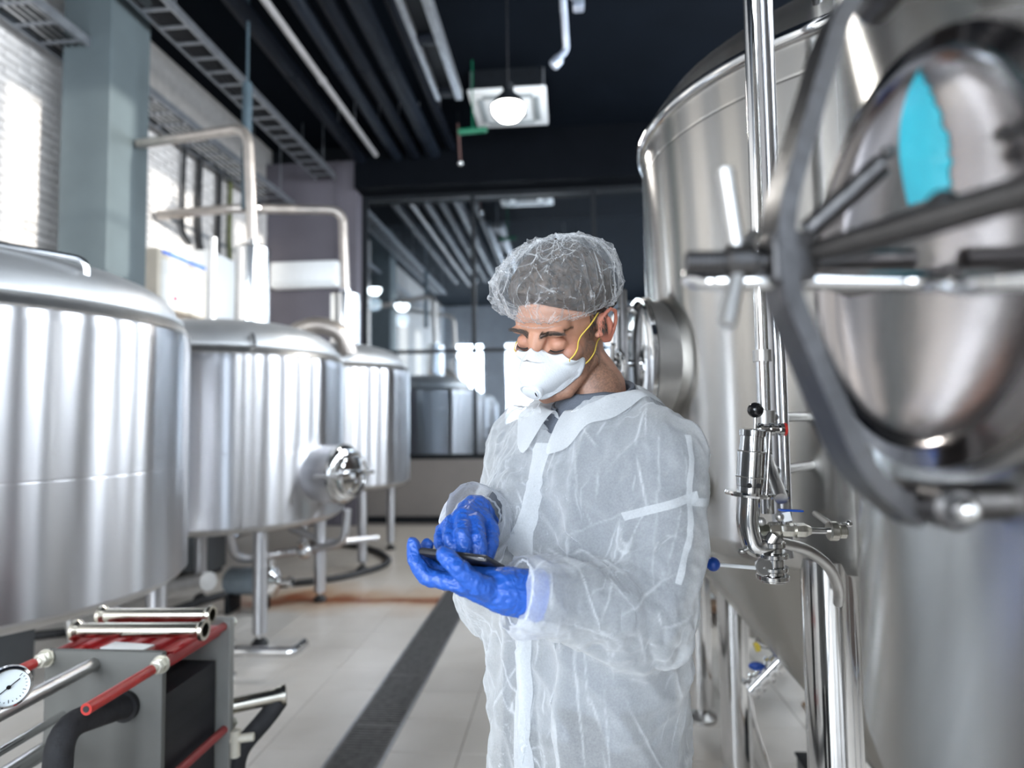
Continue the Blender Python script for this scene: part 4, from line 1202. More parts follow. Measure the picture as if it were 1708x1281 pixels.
b.cyl(g0, g1, .035, n=16); b.cyl(((g0 + g1) / 2), ((g0.x + g1.x) / 2, g0.y, ZC), .008, n=8)
tag(b.build('green_pipe', mat('green_pipe_paint', (.0, .12, .06), .45, noise_scale=10, noise_amt=.1), None), 'short green pipe under the ceiling beside the lamp', 'pipe')
b = MB(); e = at(413, 120, 5.6); b.cyl((e.x, e.y, 3.5), (e.x, e.y, 4.72), .045, n=14, bev=.01); b.cyl((e.x, e.y, 4.7), (e.x, e.y, ZC), .012, n=8)
tag(b.build('standpipe', mat('dark_standpipe', (.06, .09, .11), .45, noise_scale=10, noise_amt=.1), None), 'dark blue-grey vertical standpipe above the middle brew tank', 'pipe')
# ================================================================== the man
LX = Vector((.7071, -.7071, 0)); FX = Vector((-.7071, -.7071, 0)); UZ = Vector((0, 0, 1))
T0 = Vector((.04, 1.15, 0))
def B_(l, f, z): return T0 + LX * l + FX * f + UZ * z
HC = Vector((-.006, 1.120, 1.664))
_hf = Vector((-.53, -.848, 0)).normalized(); HL = Vector((-_hf.y, _hf.x, 0)); _p = R(25)
HD = _hf * math.cos(_p) - UZ * math.sin(_p); HU = UZ * math.cos(_p) + _hf * math.sin(_p)
HL, HU = (HL * math.cos(R(10)) - HU * math.sin(R(10))), (HU * math.cos(R(10)) + HL * math.sin(R(10)))
HM = Matrix((HL, HD, HU)).transposed()          # head local (left, forward, up) -> world; left-handed mirrored below
def H_(x, y, z): return HC + HL * x + HD * y + HU * z

class Blob:
    """closed primitives fused into one continuous skin by voxel remeshing"""
    def __init__(s): s.mb = MB()
    def limb(s, pts, radii, n=16, sub=4):
        P, Q = [], []
        pts = [Vector(p) for p in pts]
        for i in range(len(pts) - 1):
            for k in range(sub):
                t = k / sub
                P.append(pts[i].lerp(pts[i + 1], t)); Q.append(radii[i] * (1 - t) + radii[i + 1] * t)
        P.append(pts[-1]); Q.append(radii[-1])
        s.mb.tube(P, 0, n, radii=Q)
        s.mb.ball(P[0], Q[0], n); s.mb.ball(P[-1], Q[-1], n)
        for i in range(1, len(pts) - 1): s.mb.ball(pts[i], radii[i], n)
        return s
    def ell(s, c, rad, rot=None, n=24):
        s.mb.ball(c, 1.0, n, sc=rad, rot=rot); return s
    def loft(s, secs, n=40, p=2.4):
        """secs: (centre, axis_a, ra, axis_b, rb)"""
        vs, fs = [], []
        for c, a, ra, b, rb in secs:
            for i in range(n):
                t = 2 * PI * i / n
                ct, st = math.cos(t), math.sin(t)
                x = math.copysign(abs(ct) ** (2 / p), ct) * ra; y = math.copysign(abs(st) ** (2 / p), st) * rb
                vs.append(Vector(c) + Vector(a) * x + Vector(b) * y)
        for j in range(len(secs) - 1):
            for i in range(n):
                q, r_ = j * n + i, j * n + (i + 1) % n
                fs.append((q, r_, r_ + n, q + n))
        fs.append(tuple(reversed(range(n)))); fs.append(tuple((len(secs) - 1) * n + i for i in range(n)))
        s.mb.add(vs, fs); return s
    def mesh(s, voxel, smooth=4, sub=0):
        me = bpy.data.meshes.new('tmp'); me.from_pydata(s.mb.v, [], s.mb.f)
        bm = bmesh.new(); bm.from_mesh(me)
        # make every island point outwards
        bmesh.ops.recalc_face_normals(bm, faces=bm.faces[:]); bm.to_mesh(me); bm.free()
        o = bpy.data.objects.new('tmp', me); COL.objects.link(o)
        m = o.modifiers.new('r', 'REMESH'); m.mode = 'VOXEL'; m.voxel_size = voxel; m.adaptivity = 0
        if smooth:
            q = o.modifiers.new('s', 'SMOOTH'); q.iterations = smooth; q.factor = .5
        dg = bpy.context.evaluated_depsgraph_get()
        out = bpy.data.meshes.new_from_object(o.evaluated_get(dg))
        bpy.data.objects.remove(o)
        out.shade_smooth()
        return out
def obj_of(name, me, material, parent=None):
    me.materials.clear(); me.materials.append(material)
    o = bpy.data.objects.new(name, me); COL.objects.link(o)
    if parent: o.parent = parent
    return o

man = thing('person', (.04, 1.15, 0), 'man in white translucent coat, hair cap, mask and blue gloves reading a tablet', 'person')

# joints
SHL, ELL, WRL = B_(.160, 0, 1.440), Vector((.130, .985, 1.210)), at(842, 985, .885)
SHR, ELR, WRR = B_(-.178, 0, 1.450), Vector((-.150, 1.285, 1.185)), at(792, 858, 1.05)

# hand skeletons: each digit is a chain of joints from the wrist side outwards
LH = {
 'palm': [WRL, at(800, 975, .885), at(765, 965, .895)],
 'index': [at(790, 978, .872), at(748, 970, .878), at(710, 962, .886), at(691, 934, .890), at(689, 906, .897)],
 'middle': [at(795, 970, .890), at(756, 962, .905), at(722, 952, .918), at(704, 932, .922), at(713, 909, .925)],
 'ring': [at(800, 965, .905), at(765, 957, .930), at(736, 949, .948), at(718, 938, .955), at(716, 926, .957)],
 'little': [at(805, 962, .915), at(778, 955, .950), at(752, 948, .972), at(736, 940, .980), at(733, 932, .983)],
 'thumb': [at(822, 985, .872), at(796, 976, .852), at(765, 948, .842), at(741, 925, .850)],
}
RHD = {
 'palm': [WRR, at(782, 862, 1.02), at(772, 868, .995)],
 'index': [at(795, 860, 1.03), at(794, 872, .985), at(797, 897, .953), at(801, 918, .948), at(803, 940, .955)],
 'middle': [at(780, 857, 1.03), at(772, 868, .982), at(772, 893, .944), at(776, 915, .938), at(780, 934, .944)],
 'ring': [at(772, 860, 1.03), at(752, 873, .988), at(749, 898, .952), at(756, 916, .946), at(762, 932, .952)],
 'little': [at(770, 865, 1.035), at(738, 884, 1.002), at(732, 904, .972), at(738, 917, .962), at(746, 930, .962)],
 'thumb': [at(803, 866, 1.02), at(817, 885, 1.000), at(818, 908, .975), at(810, 932, .962)],
}
FR = {'index': (.0135, .0128, .0118, .0108, .0092), 'middle': (.0135, .0130, .0120, .0110, .0094), 'ring': (.0135, .0126, .0114, .0104, .0088),
      'little': (.013, .0108, .0095, .0088, .0076), 'thumb': (.018, .0155, .0130, .0112)}
def hand(b, H, k=1.0, wr=.030):
    b.limb(H['palm'], [wr * k, .024 * k, .020 * k], 20)
    for d, rr in FR.items():
        b.limb(H[d], [x * k for x in rr], 16)
    ms = [H[d][1] for d in ('index', 'middle', 'ring', 'little')]
    for a, c in zip(ms, ms[1:]):
        b.limb([a, c], [.0115 * k, .0115 * k], 14)
    ks = ['index', 'middle', 'ring', 'little']
    for a, c in zip(ks, ks[1:]):       # fill the palm between the metacarpals
        for t in (.25, .5, .75):
            p_, q_ = H[a][0].lerp(H[a][1], t), H[c][0].lerp(H[c][1], t)
            b.limb([p_, q_], [.0125 * k, .0125 * k], 12, sub=2)
    b.limb([H['thumb'][0], H['index'][0]], [.016 * k, .014 * k], 12)
    b.limb([H['thumb'][1], H['index'][0].lerp(H['index'][1], .5)], [.010 * k, .010 * k], 12)

# ---------------- body: one continuous skin
bb = Blob()
bb.loft([(B_(-.012, .0, .92), LX, .145, FX, .105), (B_(-.012, .004, 1.02), LX, .136, FX, .100), (B_(-.010, .006, 1.15), LX, .134, FX, .098), (B_(0, 0, 1.30), LX, .160, FX, .112),
         (B_(0, -.005, 1.40), LX, .172, FX, .112), (B_(0, -.012, 1.465), LX, .150, FX, .085), (B_(0, -.02, 1.50), LX, .080, FX, .056), (B_(0, -.02, 1.53), LX, .048, FX, .046)])
for s in (1, -1):
    bb.limb([B_(s * .075 - .01, 0, .93), B_(s * .095, .01, .50), B_(s * .10, -.01, .10)], [.072, .056, .040])
    bb.limb([B_(s * .10, -.02, .045), B_(s * .115, .13, .03)], [.034, .030])
bb.limb([SHL, ELL, WRL], [.046, .035, .026]); bb.limb([SHR, ELR, WRR], [.046, .035, .026])
for q_ in (SHL, SHR): bb.limb([B_(0, -.02, 1.475), q_ + UZ * .004], [.050, .046])
bb.limb([B_(0, -.02, 1.48), B_(0, -.012, 1.54), H_(0, -.03, -.06)], [.050, .048, .046])
hand(bb, LH, .66, .021); hand(bb, RHD, .66, .021)
body_me = bb.mesh(.0075, 6)

# head at finer voxels, its neck overlapping the body's inside the collar
hb = Blob()
def he(x, y, z, rx, ry, rz): hb.ell(H_(x, y, z), (rx, ry, rz), rot=HM, n=28)
he(0, -.014, .036, .074, .094, .086)
he(0, .028, -.030, .060, .060, .070)
he(0, .050, -.068, .042, .038, .040)
he(0, .060, .030, .052, .030, .030)
for s in (-1, 1):
    he(s * .048, .012, -.050, .016, .036, .036)
    he(s * .042, .050, -.024, .021, .026, .019)
    he(s * .030, .079, .0195, .023, .010, .0075)
    he(s * .0315, .0700, -.003, .0160, .0145, .0120)
    hb.limb([H_(s * .012, .086, .012), H_(s * .006, .090, -.004)], [.008, .007], 12)
he(0, .076, -.094, .021, .016, .016)
hb.limb([H_(0, .086, .012), H_(0, .097, -.012), H_(0, .112, -.034)], [.009, .0085, .011], 16)
for s in (-1, 1): he(s * .012, .098, -.038, .008, .010, .007)
he(0, .090, -.062, .020, .010, .006); he(0, .088, -.070, .018, .009, .006)
hb.limb([H_(0, -.030, -.03), H_(0, -.035, -.075), B_(0, -.018, 1.555), B_(0, -.02, 1.515)], [.058, .055, .056, .060], 24)
for s in (-1, 1):      # sternomastoid cords and jaw line
    hb.limb([H_(s * .046, -.02, -.045), B_(s * .022, .02, 1.50)], [.014, .010], 12)
    hb.limb([H_(s * .056, .002, -.055), H_(s * .034, .058, -.095), H_(0, .076, -.102)], [.014, .013, .013], 12)
    # ear: helix, lobe, antihelix, concha backing
    e0 = (.0745, -.014, .002)
    pts = [(.003, .004, -.022), (.006, -.006, -.026), (.011, -.016, -.012), (.016, -.020, .008), (.017, -.016, .024), (.014, -.004, .031), (.009, .007, .026), (.005, .010, .014), (.002, .008, .006)]
    P = [H_(s * (e0[0] + a), e0[1] + b, e0[2] + c) for a, b, c in pts]
    hb.limb(P, [.0062, .0052, .0038, .0036, .0038, .0038, .0036, .0034, .003], 12, sub=3)
    hb.limb([H_(s * .083, -.018, -.012), H_(s * .087, -.020, .006), H_(s * .086, -.015, .018)], [.0036, .0042, .003], 10)
    q = Matrix((HL * math.cos(.45 * s) - HD * math.sin(.45) * 1.0, HD, HU)).transposed()
    hb.ell(H_(s * .077, -.010, .002), (.007, .017, .026), rot=HM)
    hb.ell(H_(s * .072, -.020, .006), (.012, .012, .022), rot=HM)
    hb.limb([H_(s * .074, .008, -.006), H_(s * .078, .004, -.006)], [.006, .005], 10)
head_me = hb.mesh(.0023, 5)
# skin colour painted per vertex: stubble on jaw and neck, redder ears and lids
def paint(me, fn, name='tone'):
    ca = me.color_attributes.new(name, 'FLOAT_COLOR', 'POINT')
    n = len(me.vertices)
    co = np.empty(n * 3, np.float32); me.vertices.foreach_get('co', co)
    col = fn(co.reshape(-1, 3))
    ca.data.foreach_set('color', col.astype(np.float32).ravel())
def ss(a, b, x):
    t = np.clip((x - a) / (b - a), 0, 1); return t * t * (3 - 2 * t)
hm = np.array(HM); hc = np.array(HC)
def skin_fn(co):
    h = (co - hc) @ hm          # to head local
    x, y, z = h[:, 0], h[:, 1], h[:, 2]
    base = np.array([.50, .255, .165])
    n = len(co); c = np.tile(base, (n, 1))
    def mix(mask, col):
        m = np.clip(mask, 0, 1)[:, None]; c[:] = c * (1 - m) + np.array(col) * m
    ax_ = np.abs(x)
    ear = ss(.070, .080, ax_) * ss(-.05, -.03, z)
    mix(ear * .8, (.60, .20, .135))
    cheek = np.exp(-((ax_ - .045) ** 2 + (z + .02) ** 2 + (y - .06) ** 2) / .0006)
    mix(cheek * .35, (.58, .22, .15))
    st = ss(-.125, -.105, z) * ss(-.012, -.034, z) * ss(-.035, -.01, y) * (1 - ear) * (1 - ss(-.12, -.15, z) * .6)
    side = ss(-.125, -.105, z) * ss(.045, .058, ax_) * ss(.022, .006, z) * ss(-.02, -.005, y) * (1 - ss(.018, .034, y)) * (1 - ear)
    rng = np.random.RandomState(3).rand(n)
    mix(np.clip(st * .60 + side * .7, 0, .8) * (.65 + .5 * rng), (.14, .080, .055))
    bx = np.clip((ax_ - .012) / .040, 0, 1)
    zb = .0150 + .0060 * np.sin(bx * 2.2) 
    br = np.exp(-((z - zb) / (.0045 * (1.15 - .6 * bx))) ** 2) * (ax_ > .010) * (ax_ < .052) * (y > .03)
    mix(br * (.75 + .35 * rng), (.045, .024, .016))
    lid = np.exp(-(((ax_ - .0315) / .016) ** 2 + ((z - .004) / .007) ** 2)) * (y > .05)
    mix(lid * .25, (.42, .17, .12))
    under = np.exp(-(((ax_ - .030) / .017) ** 2 + ((z + .0155) / .006) ** 2)) * (y > .05)
    mix(under * .35, (.30, .13, .10))
    lips = np.exp(-((z + .066) / .008) ** 2) * (ax_ < .024) * (y > .07)
    mix(lips * .7, (.42, .13, .11))
    return np.concatenate([c, np.ones((n, 1))], 1)
SKIN = bpy.data.materials.new('skin'); SKIN.use_nodes = True
nt = SKIN.node_tree; b_ = nt.nodes['Principled BSDF']
at_ = nn(nt, 'ShaderNodeAttribute', attribute_name='tone')
nz = nn(nt, 'ShaderNodeTexNoise'); nz.inputs['Scale'].default_value = 60; nz.inputs['Detail'].default_value = 6
tcn = nn(nt, 'ShaderNodeTexCoord'); nt.links.new(tcn.outputs['Object'], nz.inputs['Vector'])
mr = nn(nt, 'ShaderNodeMapRange'); mr.inputs[3].default_value = .82; mr.inputs[4].default_value = 1.15
nt.links.new(nz.outputs['Fac'], mr.inputs[0])
vm = nn(nt, 'ShaderNodeVectorMath', operation='SCALE'); nt.links.new(at_.outputs['Color'], vm.inputs[0]); nt.links.new(mr.outputs[0], vm.inputs['Scale'])
nt.links.new(vm.outputs[0], b_.inputs['Base Color'])
b_.inputs['Roughness'].default_value = .48
b_.inputs['Subsurface Weight'].default_value = .12
b_.inputs['Subsurface Radius'].default_value = (.012, .005, .003)
nz2 = nn(nt, 'ShaderNodeTexNoise'); nz2.inputs['Scale'].default_value = 700; nt.links.new(tcn.outputs['Object'], nz2.inputs['Vector'])
bp_ = nn(nt, 'ShaderNodeBump'); bp_.inputs['Strength'].default_value = .12; bp_.inputs['Distance'].default_value = .002
nt.links.new(nz2.outputs['Fac'], bp_.inputs['Height']); nt.links.new(bp_.outputs[0], b_.inputs['Normal'])
# fuse head data into the body mesh
bmj = bmesh.new(); bmj.from_mesh(body_me); bmj.from_mesh(head_me)
allm = bpy.data.meshes.new('body'); bmj.to_mesh(allm); bmj.free(); allm.shade_smooth()
paint(allm, skin_fn)
body = obj_of('body', allm, SKIN, man)
# lash lines and eye slits of the lowered eyes
LASH = mat('eyelash', (.012, .008, .006), .6, noise_scale=60, noise_amt=.1)
for s in (-1, 1):
    pts = []
    for k in range(9):
        t = k / 8; x = .0165 + .030 * t
        z_ = -.0095 - .0035 * math.sin(t * PI)
        d_ = ((x - .0315) / .0175)
        y_ = .0745 + .0150 * math.sqrt(max(.02, 1 - d_ * d_ - ((z_ + .003) / .0130) ** 2))
        pts.append(H_(s * x, y_ - .0015, z_))
    b = MB(); b.tube(pts, .0010, 8, radii=[.0004, .0008, .0011, .0012, .0012, .0012, .0012, .0010, .0004])
    for k in range(1, 9):
        for j in range(3):
            p0 = pts[k - 1].lerp(pts[k], j / 3)
            b.tube([p0, p0 + HD * .004 - HU * .0035, p0 + HD * .0065 - HU * .0030], .0003, 4, radii=[.0004, .0003, .0001])
    b.build('eyelashes', LASH, man)
# eyebrow hairs
b = MB(); rnd = random.Random(5)
from mathutils.bvhtree import BVHTree
def bvh_of(me, mat4=None):
    return BVHTree.FromPolygons([v.co[:] for v in me.vertices], [p.vertices[:] for p in me.polygons])
hbv = bvh_of(head_me)
for s in (-1, 1):
    for k in range(130):
        t = rnd.random(); x = .011 + .040 * t
        z_ = .0150 + .0060 * math.sin(t * 2.2) + rnd.uniform(-1, 1) * .0040 * (1.1 - .65 * t)
        p0 = H_(s * x, .14 - .02 * t, z_)
        hit = hbv.ray_cast(p0, -HD)
        if hit[0] is None: continue
        q = hit[0]; dr_ = (HL * s * (.5 + .5 * t) + HU * (.55 - .8 * t)).normalized()
        nr = hit[1]
        b.tube([q, q + dr_ * .003 + nr * .0010, q + dr_ * .0065 + nr * .0008], .0003, 4, radii=[.00035, .0003, .0001])
b.build('eyebrows', mat('brow_hair', (.035, .020, .012), .6, noise_scale=60, noise_amt=.2), man)['kind'] = 'stuff'

# ---------------- hair: short, combed back, seen through the cap
HAIRM = bpy.data.materials.new('brown_hair'); HAIRM.use_nodes = True
nt = HAIRM.node_tree; b_ = nt.nodes['Principled BSDF']; b_.inputs['Roughness'].default_value = .5
tcn = nn(nt, 'ShaderNodeTexCoord'); mp_ = nn(nt, 'ShaderNodeMapping'); mp_.inputs['Rotation'].default_value = (0, R(25), R(50)); mp_.inputs['Scale'].default_value = (1, 6, 1)
nt.links.new(tcn.outputs['Object'], mp_.inputs['Vector'])
nz = nn(nt, 'ShaderNodeTexNoise'); nz.inputs['Scale'].default_value = 70; nz.inputs['Detail'].default_value = 6; nt.links.new(mp_.outputs[0], nz.inputs['Vector'])
rp = nn(nt, 'ShaderNodeValToRGB'); rp.color_ramp.elements[0].position = .35; rp.color_ramp.elements[0].color = (.008, .0055, .004, 1); rp.color_ramp.elements[1].position = .68; rp.color_ramp.elements[1].color = (.085, .055, .036, 1)
nt.links.new(nz.outputs['Fac'], rp.inputs['Fac']); nt.links.new(rp.outputs[0], b_.inputs['Base Color'])
bp_ = nn(nt, 'ShaderNodeBump'); bp_.inputs['Strength'].default_value = .8; bp_.inputs['Distance'].default_value = .004; nt.links.new(nz.outputs['Fac'], bp_.inputs['Height']); nt.links.new(bp_.outputs[0], b_.inputs['Normal'])
vs, fs = [], []
NU, NV = 120, 60
for j in range(NV + 1):
    for i in range(NU):
        a = 2 * PI * i / NU
        # lowest polar angle of the hair cap by direction: forehead high, sides to the ears, nape low
        fy = math.sin(a)            # +1 forward
        lim = R(70) + R(48) * (0.5 - 0.5 * fy) ** .8 + R(16) * max(0, 1 - abs(math.cos(a)) * 0) * 0
        t = lim * j / NV
        d = Vector((math.sin(t) * math.cos(a), math.sin(t) * math.sin(a), math.cos(t)))
        edge = min(1, (1 - j / NV) * 8)
        nv_ = noise.fractal(Vector((d.x * 3, d.y * 9, d.z * 3)), 1.0, 2.0, 4)
        r_ = 1 + (.14 + .08 * nv_) * edge + .17 * max(0, d.z) * edge * max(0.4, .7 + fy * .4)
        vs.append(H_(d.x * .0755 * r_, -.014 + d.y * .0955 * r_, .036 + d.z * .0875 * r_))
for j in range(NV):
    for i in range(NU):
        q, r_ = j * NU + i, j * NU + (i + 1) % NU
        fs.append((q, q + NU, r_ + NU, r_))
MB().add(vs, fs).build('hair', HAIRM, man)
# sideburn and nape hair as short strands in front of the ear
b = MB()
for s in (-1, 1):
    for k in range(160):
        z_ = rnd.uniform(-.004, .042); y_ = rnd.uniform(-.004, .022) - (.02 - .02 * z_ / .04) * .3
        hit = hbv.ray_cast(H_(s * .14, y_, z_), -HL * s)
        if hit[0] is None: continue
        q = hit[0]; b.tube([q, q - HU * .004 + hit[1] * .001, q - HU * .008 + hit[1] * .0006], .0003, 4, radii=[.0005, .0004, .0001])
b.build('sideburns', HAIRM, man)['kind'] = 'stuff'

# ---------------- hair cap
def fabric(name, color, alpha_lo, alpha_hi, scale, edge=1.6, transl=.35, bump=.25, bscale=260, crease=None, folds=None):
    m = bpy.data.materials.new(name); m.use_nodes = True
    nt = m.node_tree; nt.nodes.clear()
    out = nn(nt, 'ShaderNodeOutputMaterial'); tc = nn(nt, 'ShaderNodeTexCoord')
    df = nn(nt, 'ShaderNodeBsdfDiffuse'); df.inputs[0].default_value = (*color, 1)
    tl = nn(nt, 'ShaderNodeBsdfTranslucent'); tl.inputs[0].default_value = (*color, 1)
    mx = nn(nt, 'ShaderNodeMixShader'); mx.inputs[0].default_value = transl
    nt.links.new(df.outputs[0], mx.inputs[1]); nt.links.new(tl.outputs[0], mx.inputs[2])
    tr = nn(nt, 'ShaderNodeBsdfTransparent')
    mx2 = nn(nt, 'ShaderNodeMixShader')
    nt.links.new(tr.outputs[0], mx2.inputs[1]); nt.links.new(mx.outputs[0], mx2.inputs[2])
    nt.links.new(mx2.outputs[0], out.inputs[0])
    # fibre mottling of the non-woven sheet
    n1 = nn(nt, 'ShaderNodeTexNoise'); n1.inputs['Scale'].default_value = scale; n1.inputs['Detail'].default_value = 5; n1.inputs['Roughness'].default_value = .7
    nt.links.new(tc.outputs['Object'], n1.inputs['Vector'])
    mr = nn(nt, 'ShaderNodeMapRange'); mr.inputs[1].default_value = .3; mr.inputs[2].default_value = .7; mr.inputs[3].default_value = alpha_lo; mr.inputs[4].default_value = alpha_hi
    nt.links.new(n1.outputs['Fac'], mr.inputs[0])
    if folds:
        # narrow creases where the sheet lies doubled
        fa = nn(nt, 'ShaderNodeAttribute', attribute_name='fold')
        fm = nn(nt, 'ShaderNodeMath', operation='MULTIPLY_ADD', use_clamp=True); fm.inputs[1].default_value = folds
        nt.links.new(fa.outputs['Fac'], fm.inputs[0]); nt.links.new(mr.outputs[0], fm.inputs[2])
        mr = fm
    # a sheet seen edge-on hides more of what is behind it: coverage 1-(1-a)^(1/cos)
    geo = nn(nt, 'ShaderNodeNewGeometry')
    dot = nn(nt, 'ShaderNodeVectorMath', operation='DOT_PRODUCT'); nt.links.new(geo.outputs['Normal'], dot.inputs[0]); nt.links.new(geo.outputs['Incoming'], dot.inputs[1])
    ab = nn(nt, 'ShaderNodeMath', operation='ABSOLUTE'); nt.links.new(dot.outputs['Value'], ab.inputs[0])
    mxm = nn(nt, 'ShaderNodeMath', operation='MAXIMUM'); mxm.inputs[1].default_value = .12; nt.links.new(ab.outputs[0], mxm.inputs[0])
    inv = nn(nt, 'ShaderNodeMath', operation='DIVIDE'); inv.inputs[0].default_value = 1.0; nt.links.new(mxm.outputs[0], inv.inputs[1])
    om = nn(nt, 'ShaderNodeMath', operation='SUBTRACT'); om.inputs[0].default_value = 1.0; nt.links.new(mr.outputs[0], om.inputs[1])
    pw = nn(nt, 'ShaderNodeMath', operation='POWER'); nt.links.new(om.outputs[0], pw.inputs[0]); nt.links.new(inv.outputs[0], pw.inputs[1])
    al = nn(nt, 'ShaderNodeMath', operation='SUBTRACT'); al.inputs[0].default_value = 1.0; nt.links.new(pw.outputs[0], al.inputs[1])
    nt.links.new(al.outputs[0], mx2.inputs[0])
    n2 = nn(nt, 'ShaderNodeTexNoise'); n2.inputs['Scale'].default_value = bscale; n2.inputs['Detail'].default_value = 4
    nt.links.new(tc.outputs['Object'], n2.inputs['Vector'])
    bp = nn(nt, 'ShaderNodeBump'); bp.inputs['Strength'].default_value = bump; bp.inputs['Distance'].default_value = .002
    nt.links.new(n2.outputs['Fac'], bp.inputs['Height'])
    last = bp
    if crease:
        # sharp little creases of crumpled non-woven fabric
        for sc_, st_ in crease:
            nd = nn(nt, 'ShaderNodeTexNoise'); nd.inputs['Scale'].default_value = sc_ * .6
            nt.links.new(tc.outputs['Object'], nd.inputs['Vector'])
            wv = nn(nt, 'ShaderNodeVectorMath', operation='MULTIPLY_ADD'); wv.inputs[1].default_value = (.10, .10, .10)
            nt.links.new(nd.outputs['Color'], wv.inputs[0]); nt.links.new(tc.outputs['Object'], wv.inputs[2])
            vo = nn(nt, 'ShaderNodeTexVoronoi', feature='DISTANCE_TO_EDGE'); vo.inputs['Scale'].default_value = sc_
            nt.links.new(wv.outputs[0], vo.inputs['Vector'])
            b2 = nn(nt, 'ShaderNodeBump'); b2.inputs['Strength'].default_value = st_; b2.inputs['Distance'].default_value = .012
            nt.links.new(vo.outputs['Distance'], b2.inputs['Height']); nt.links.new(last.outputs[0], b2.inputs['Normal']); last = b2
    nt.links.new(last.outputs[0], df.inputs['Normal']); nt.links.new(last.outputs[0], tl.inputs['Normal'])
    MATS[name] = m
    return m
CAPM = fabric('bouffant_nonwoven', (.88, .90, .92), .05, .15, 240, transl=.45, folds=.60)
vs, fs = [], []
NU, NV = 460, 130
rim_c = (0, -.012, .041)
prof = [(1.00, -.004), (1.03, .002), (1.16, .006), (1.32, .018), (1.38, .038), (1.35, .060), (1.22, .080), (.98, .096), (.66, .106), (.3, .111), (.001, .112)]
def pr_at(t):
    x = t * (len(prof) - 1); i = min(int(x), len(prof) - 2); f = x - i
    f2 = f
    return tuple(prof[i][k] * (1 - f2) + prof[i + 1][k] * f2 for k in (0, 1))
rr_ = random.Random(2)
_rim = {}
def rim_r(a):
    k = round(a / (2 * PI) * 360) % 360
    if k not in _rim:
        a0 = 2 * PI * k / 360; c0, s0 = math.cos(a0), math.sin(a0)
        z0 = rim_c[2] - .027 * (1 - s0) + .020 * (1 - s0 * s0)
        d = Vector((c0 * .0815, s0 * .0985, 0)); dw = (HL * d.x + HD * d.y)
        o_ = H_(rim_c[0], rim_c[1], z0)
        hit = hbv.ray_cast(o_ + dw * 2, -dw.normalized())
        _rim[k] = ((hit[0] - o_).length / dw.length + .03) if hit[0] is not None and (hit[0] - o_).length < dw.length * 1.12 else 1.0
    return _rim[k]
def cap_surf(a, t, off=0):
    r_, h = pr_at(t)
    fy = math.sin(a); cxx = math.cos(a)
    slump = (.97 + .04 * math.sin(a * 2 + .7) - .03 * max(0, -fy) - .04 * max(0, cxx))
    ple = 0
    e = max(0, 1 - t * 1.55)
    w = a + .16 * noise.noise(Vector((cxx * 2, fy * 2, t * 3)))
    ple += ((1 - abs(math.sin(w * 11 + 2.5 * noise.noise(Vector((cxx * 1.5, fy * 1.5, 3 + t)))))) ** 3 - .25) * .20 * (1 - t * .9) * (.25 + 1.6 * abs(noise.noise(Vector((cxx * 2.3, fy * 2.3, 7)))))
    q = Vector((cxx * r_ * 2.1, fy * r_ * 2.1, h * 26))
    rid = max(0, 1 - abs(noise.noise(q * .75 + Vector((4, 0, 0)))) * 5) ** 1.5
    ple += rid * .055 * (1 - max(0, t - .8) * 3) + noise.noise(q * .5) * .05
    sm = min(1, t * 8 + .15)
    R_ = r_ * slump * (1 + ple * sm)
    e_ = max(0, 1 - t * 7)
    R_ = R_ * (1 - e_) + rim_r(a) * e_
    hh = h * (1 + .12 * max(0, noise.noise(Vector((cxx * 1.3, fy * 1.3, 9)))) + ple * .9 * sm) + .010 * (-fy) * (1 - t) * .8
    
    hh += (-.027 * (1 - fy) + .020 * (1 - fy * fy)) * (1 - t) ** 1.5
    hh += .0 * t
    return H_(rim_c[0] + cxx * .0815 * R_, rim_c[1] + fy * .0985 * R_, rim_c[2] + hh + off)
for j in range(NV + 1):
    for i in range(NU):
        vs.append(cap_surf(2 * PI * i / NU, j / NV))
for j in range(NV):
    for i in range(NU):
        q, r_ = j * NU + i, j * NU + (i + 1) % NU
        fs.append((q, r_, r_ + NU, q + NU))
def crease_field(P, N, segs):
    """P: points, N: normals (numpy); returns crease strength per point for thin straight folds"""
    f = np.zeros(len(P), np.float32)
    for c, d, L, w, s_ in segs:
        r = P - c
        t = r @ d
        m = np.abs(t) < L
        if not m.any(): continue
        rr = r[m]; tt = t[m]
        side = np.cross(N[m], d); side /= np.maximum(np.linalg.norm(side, axis=1, keepdims=True), 1e-6)
        off = np.einsum('ij,ij->i', rr, side)
        dep = np.abs(np.einsum('ij,ij->i', rr, N[m]))
        v = np.exp(-(off / w) ** 2) * (1 - (tt / L) ** 2) * s_ * (dep < .03 + L * .35)
        f[m] = np.maximum(f[m], v)
    return f
def me_arrays(me):
    n = len(me.vertices)
    P = np.empty(n * 3, np.float32); me.vertices.foreach_get('co', P)
    N = np.empty(n * 3, np.float32); me.vertices.foreach_get('normal', N)
    return P.reshape(-1, 3), N.reshape(-1, 3)
def set_fold(me, f):
    at2 = me.attributes.new('fold', 'FLOAT', 'POINT'); at2.data.foreach_set('value', np.clip(f, 0, 1).astype(np.float32))
cap_o = MB().add(vs, fs).build('hair_cap', CAPM, man, angle=180)
cap_o.data.shade_smooth()
P, N = me_arrays(cap_o.data)
rs = np.random.RandomState(11); segs = []
hd, hu, hl, hcv = np.array(HD), np.array(HU), np.array(HL), np.array(H_(*rim_c))
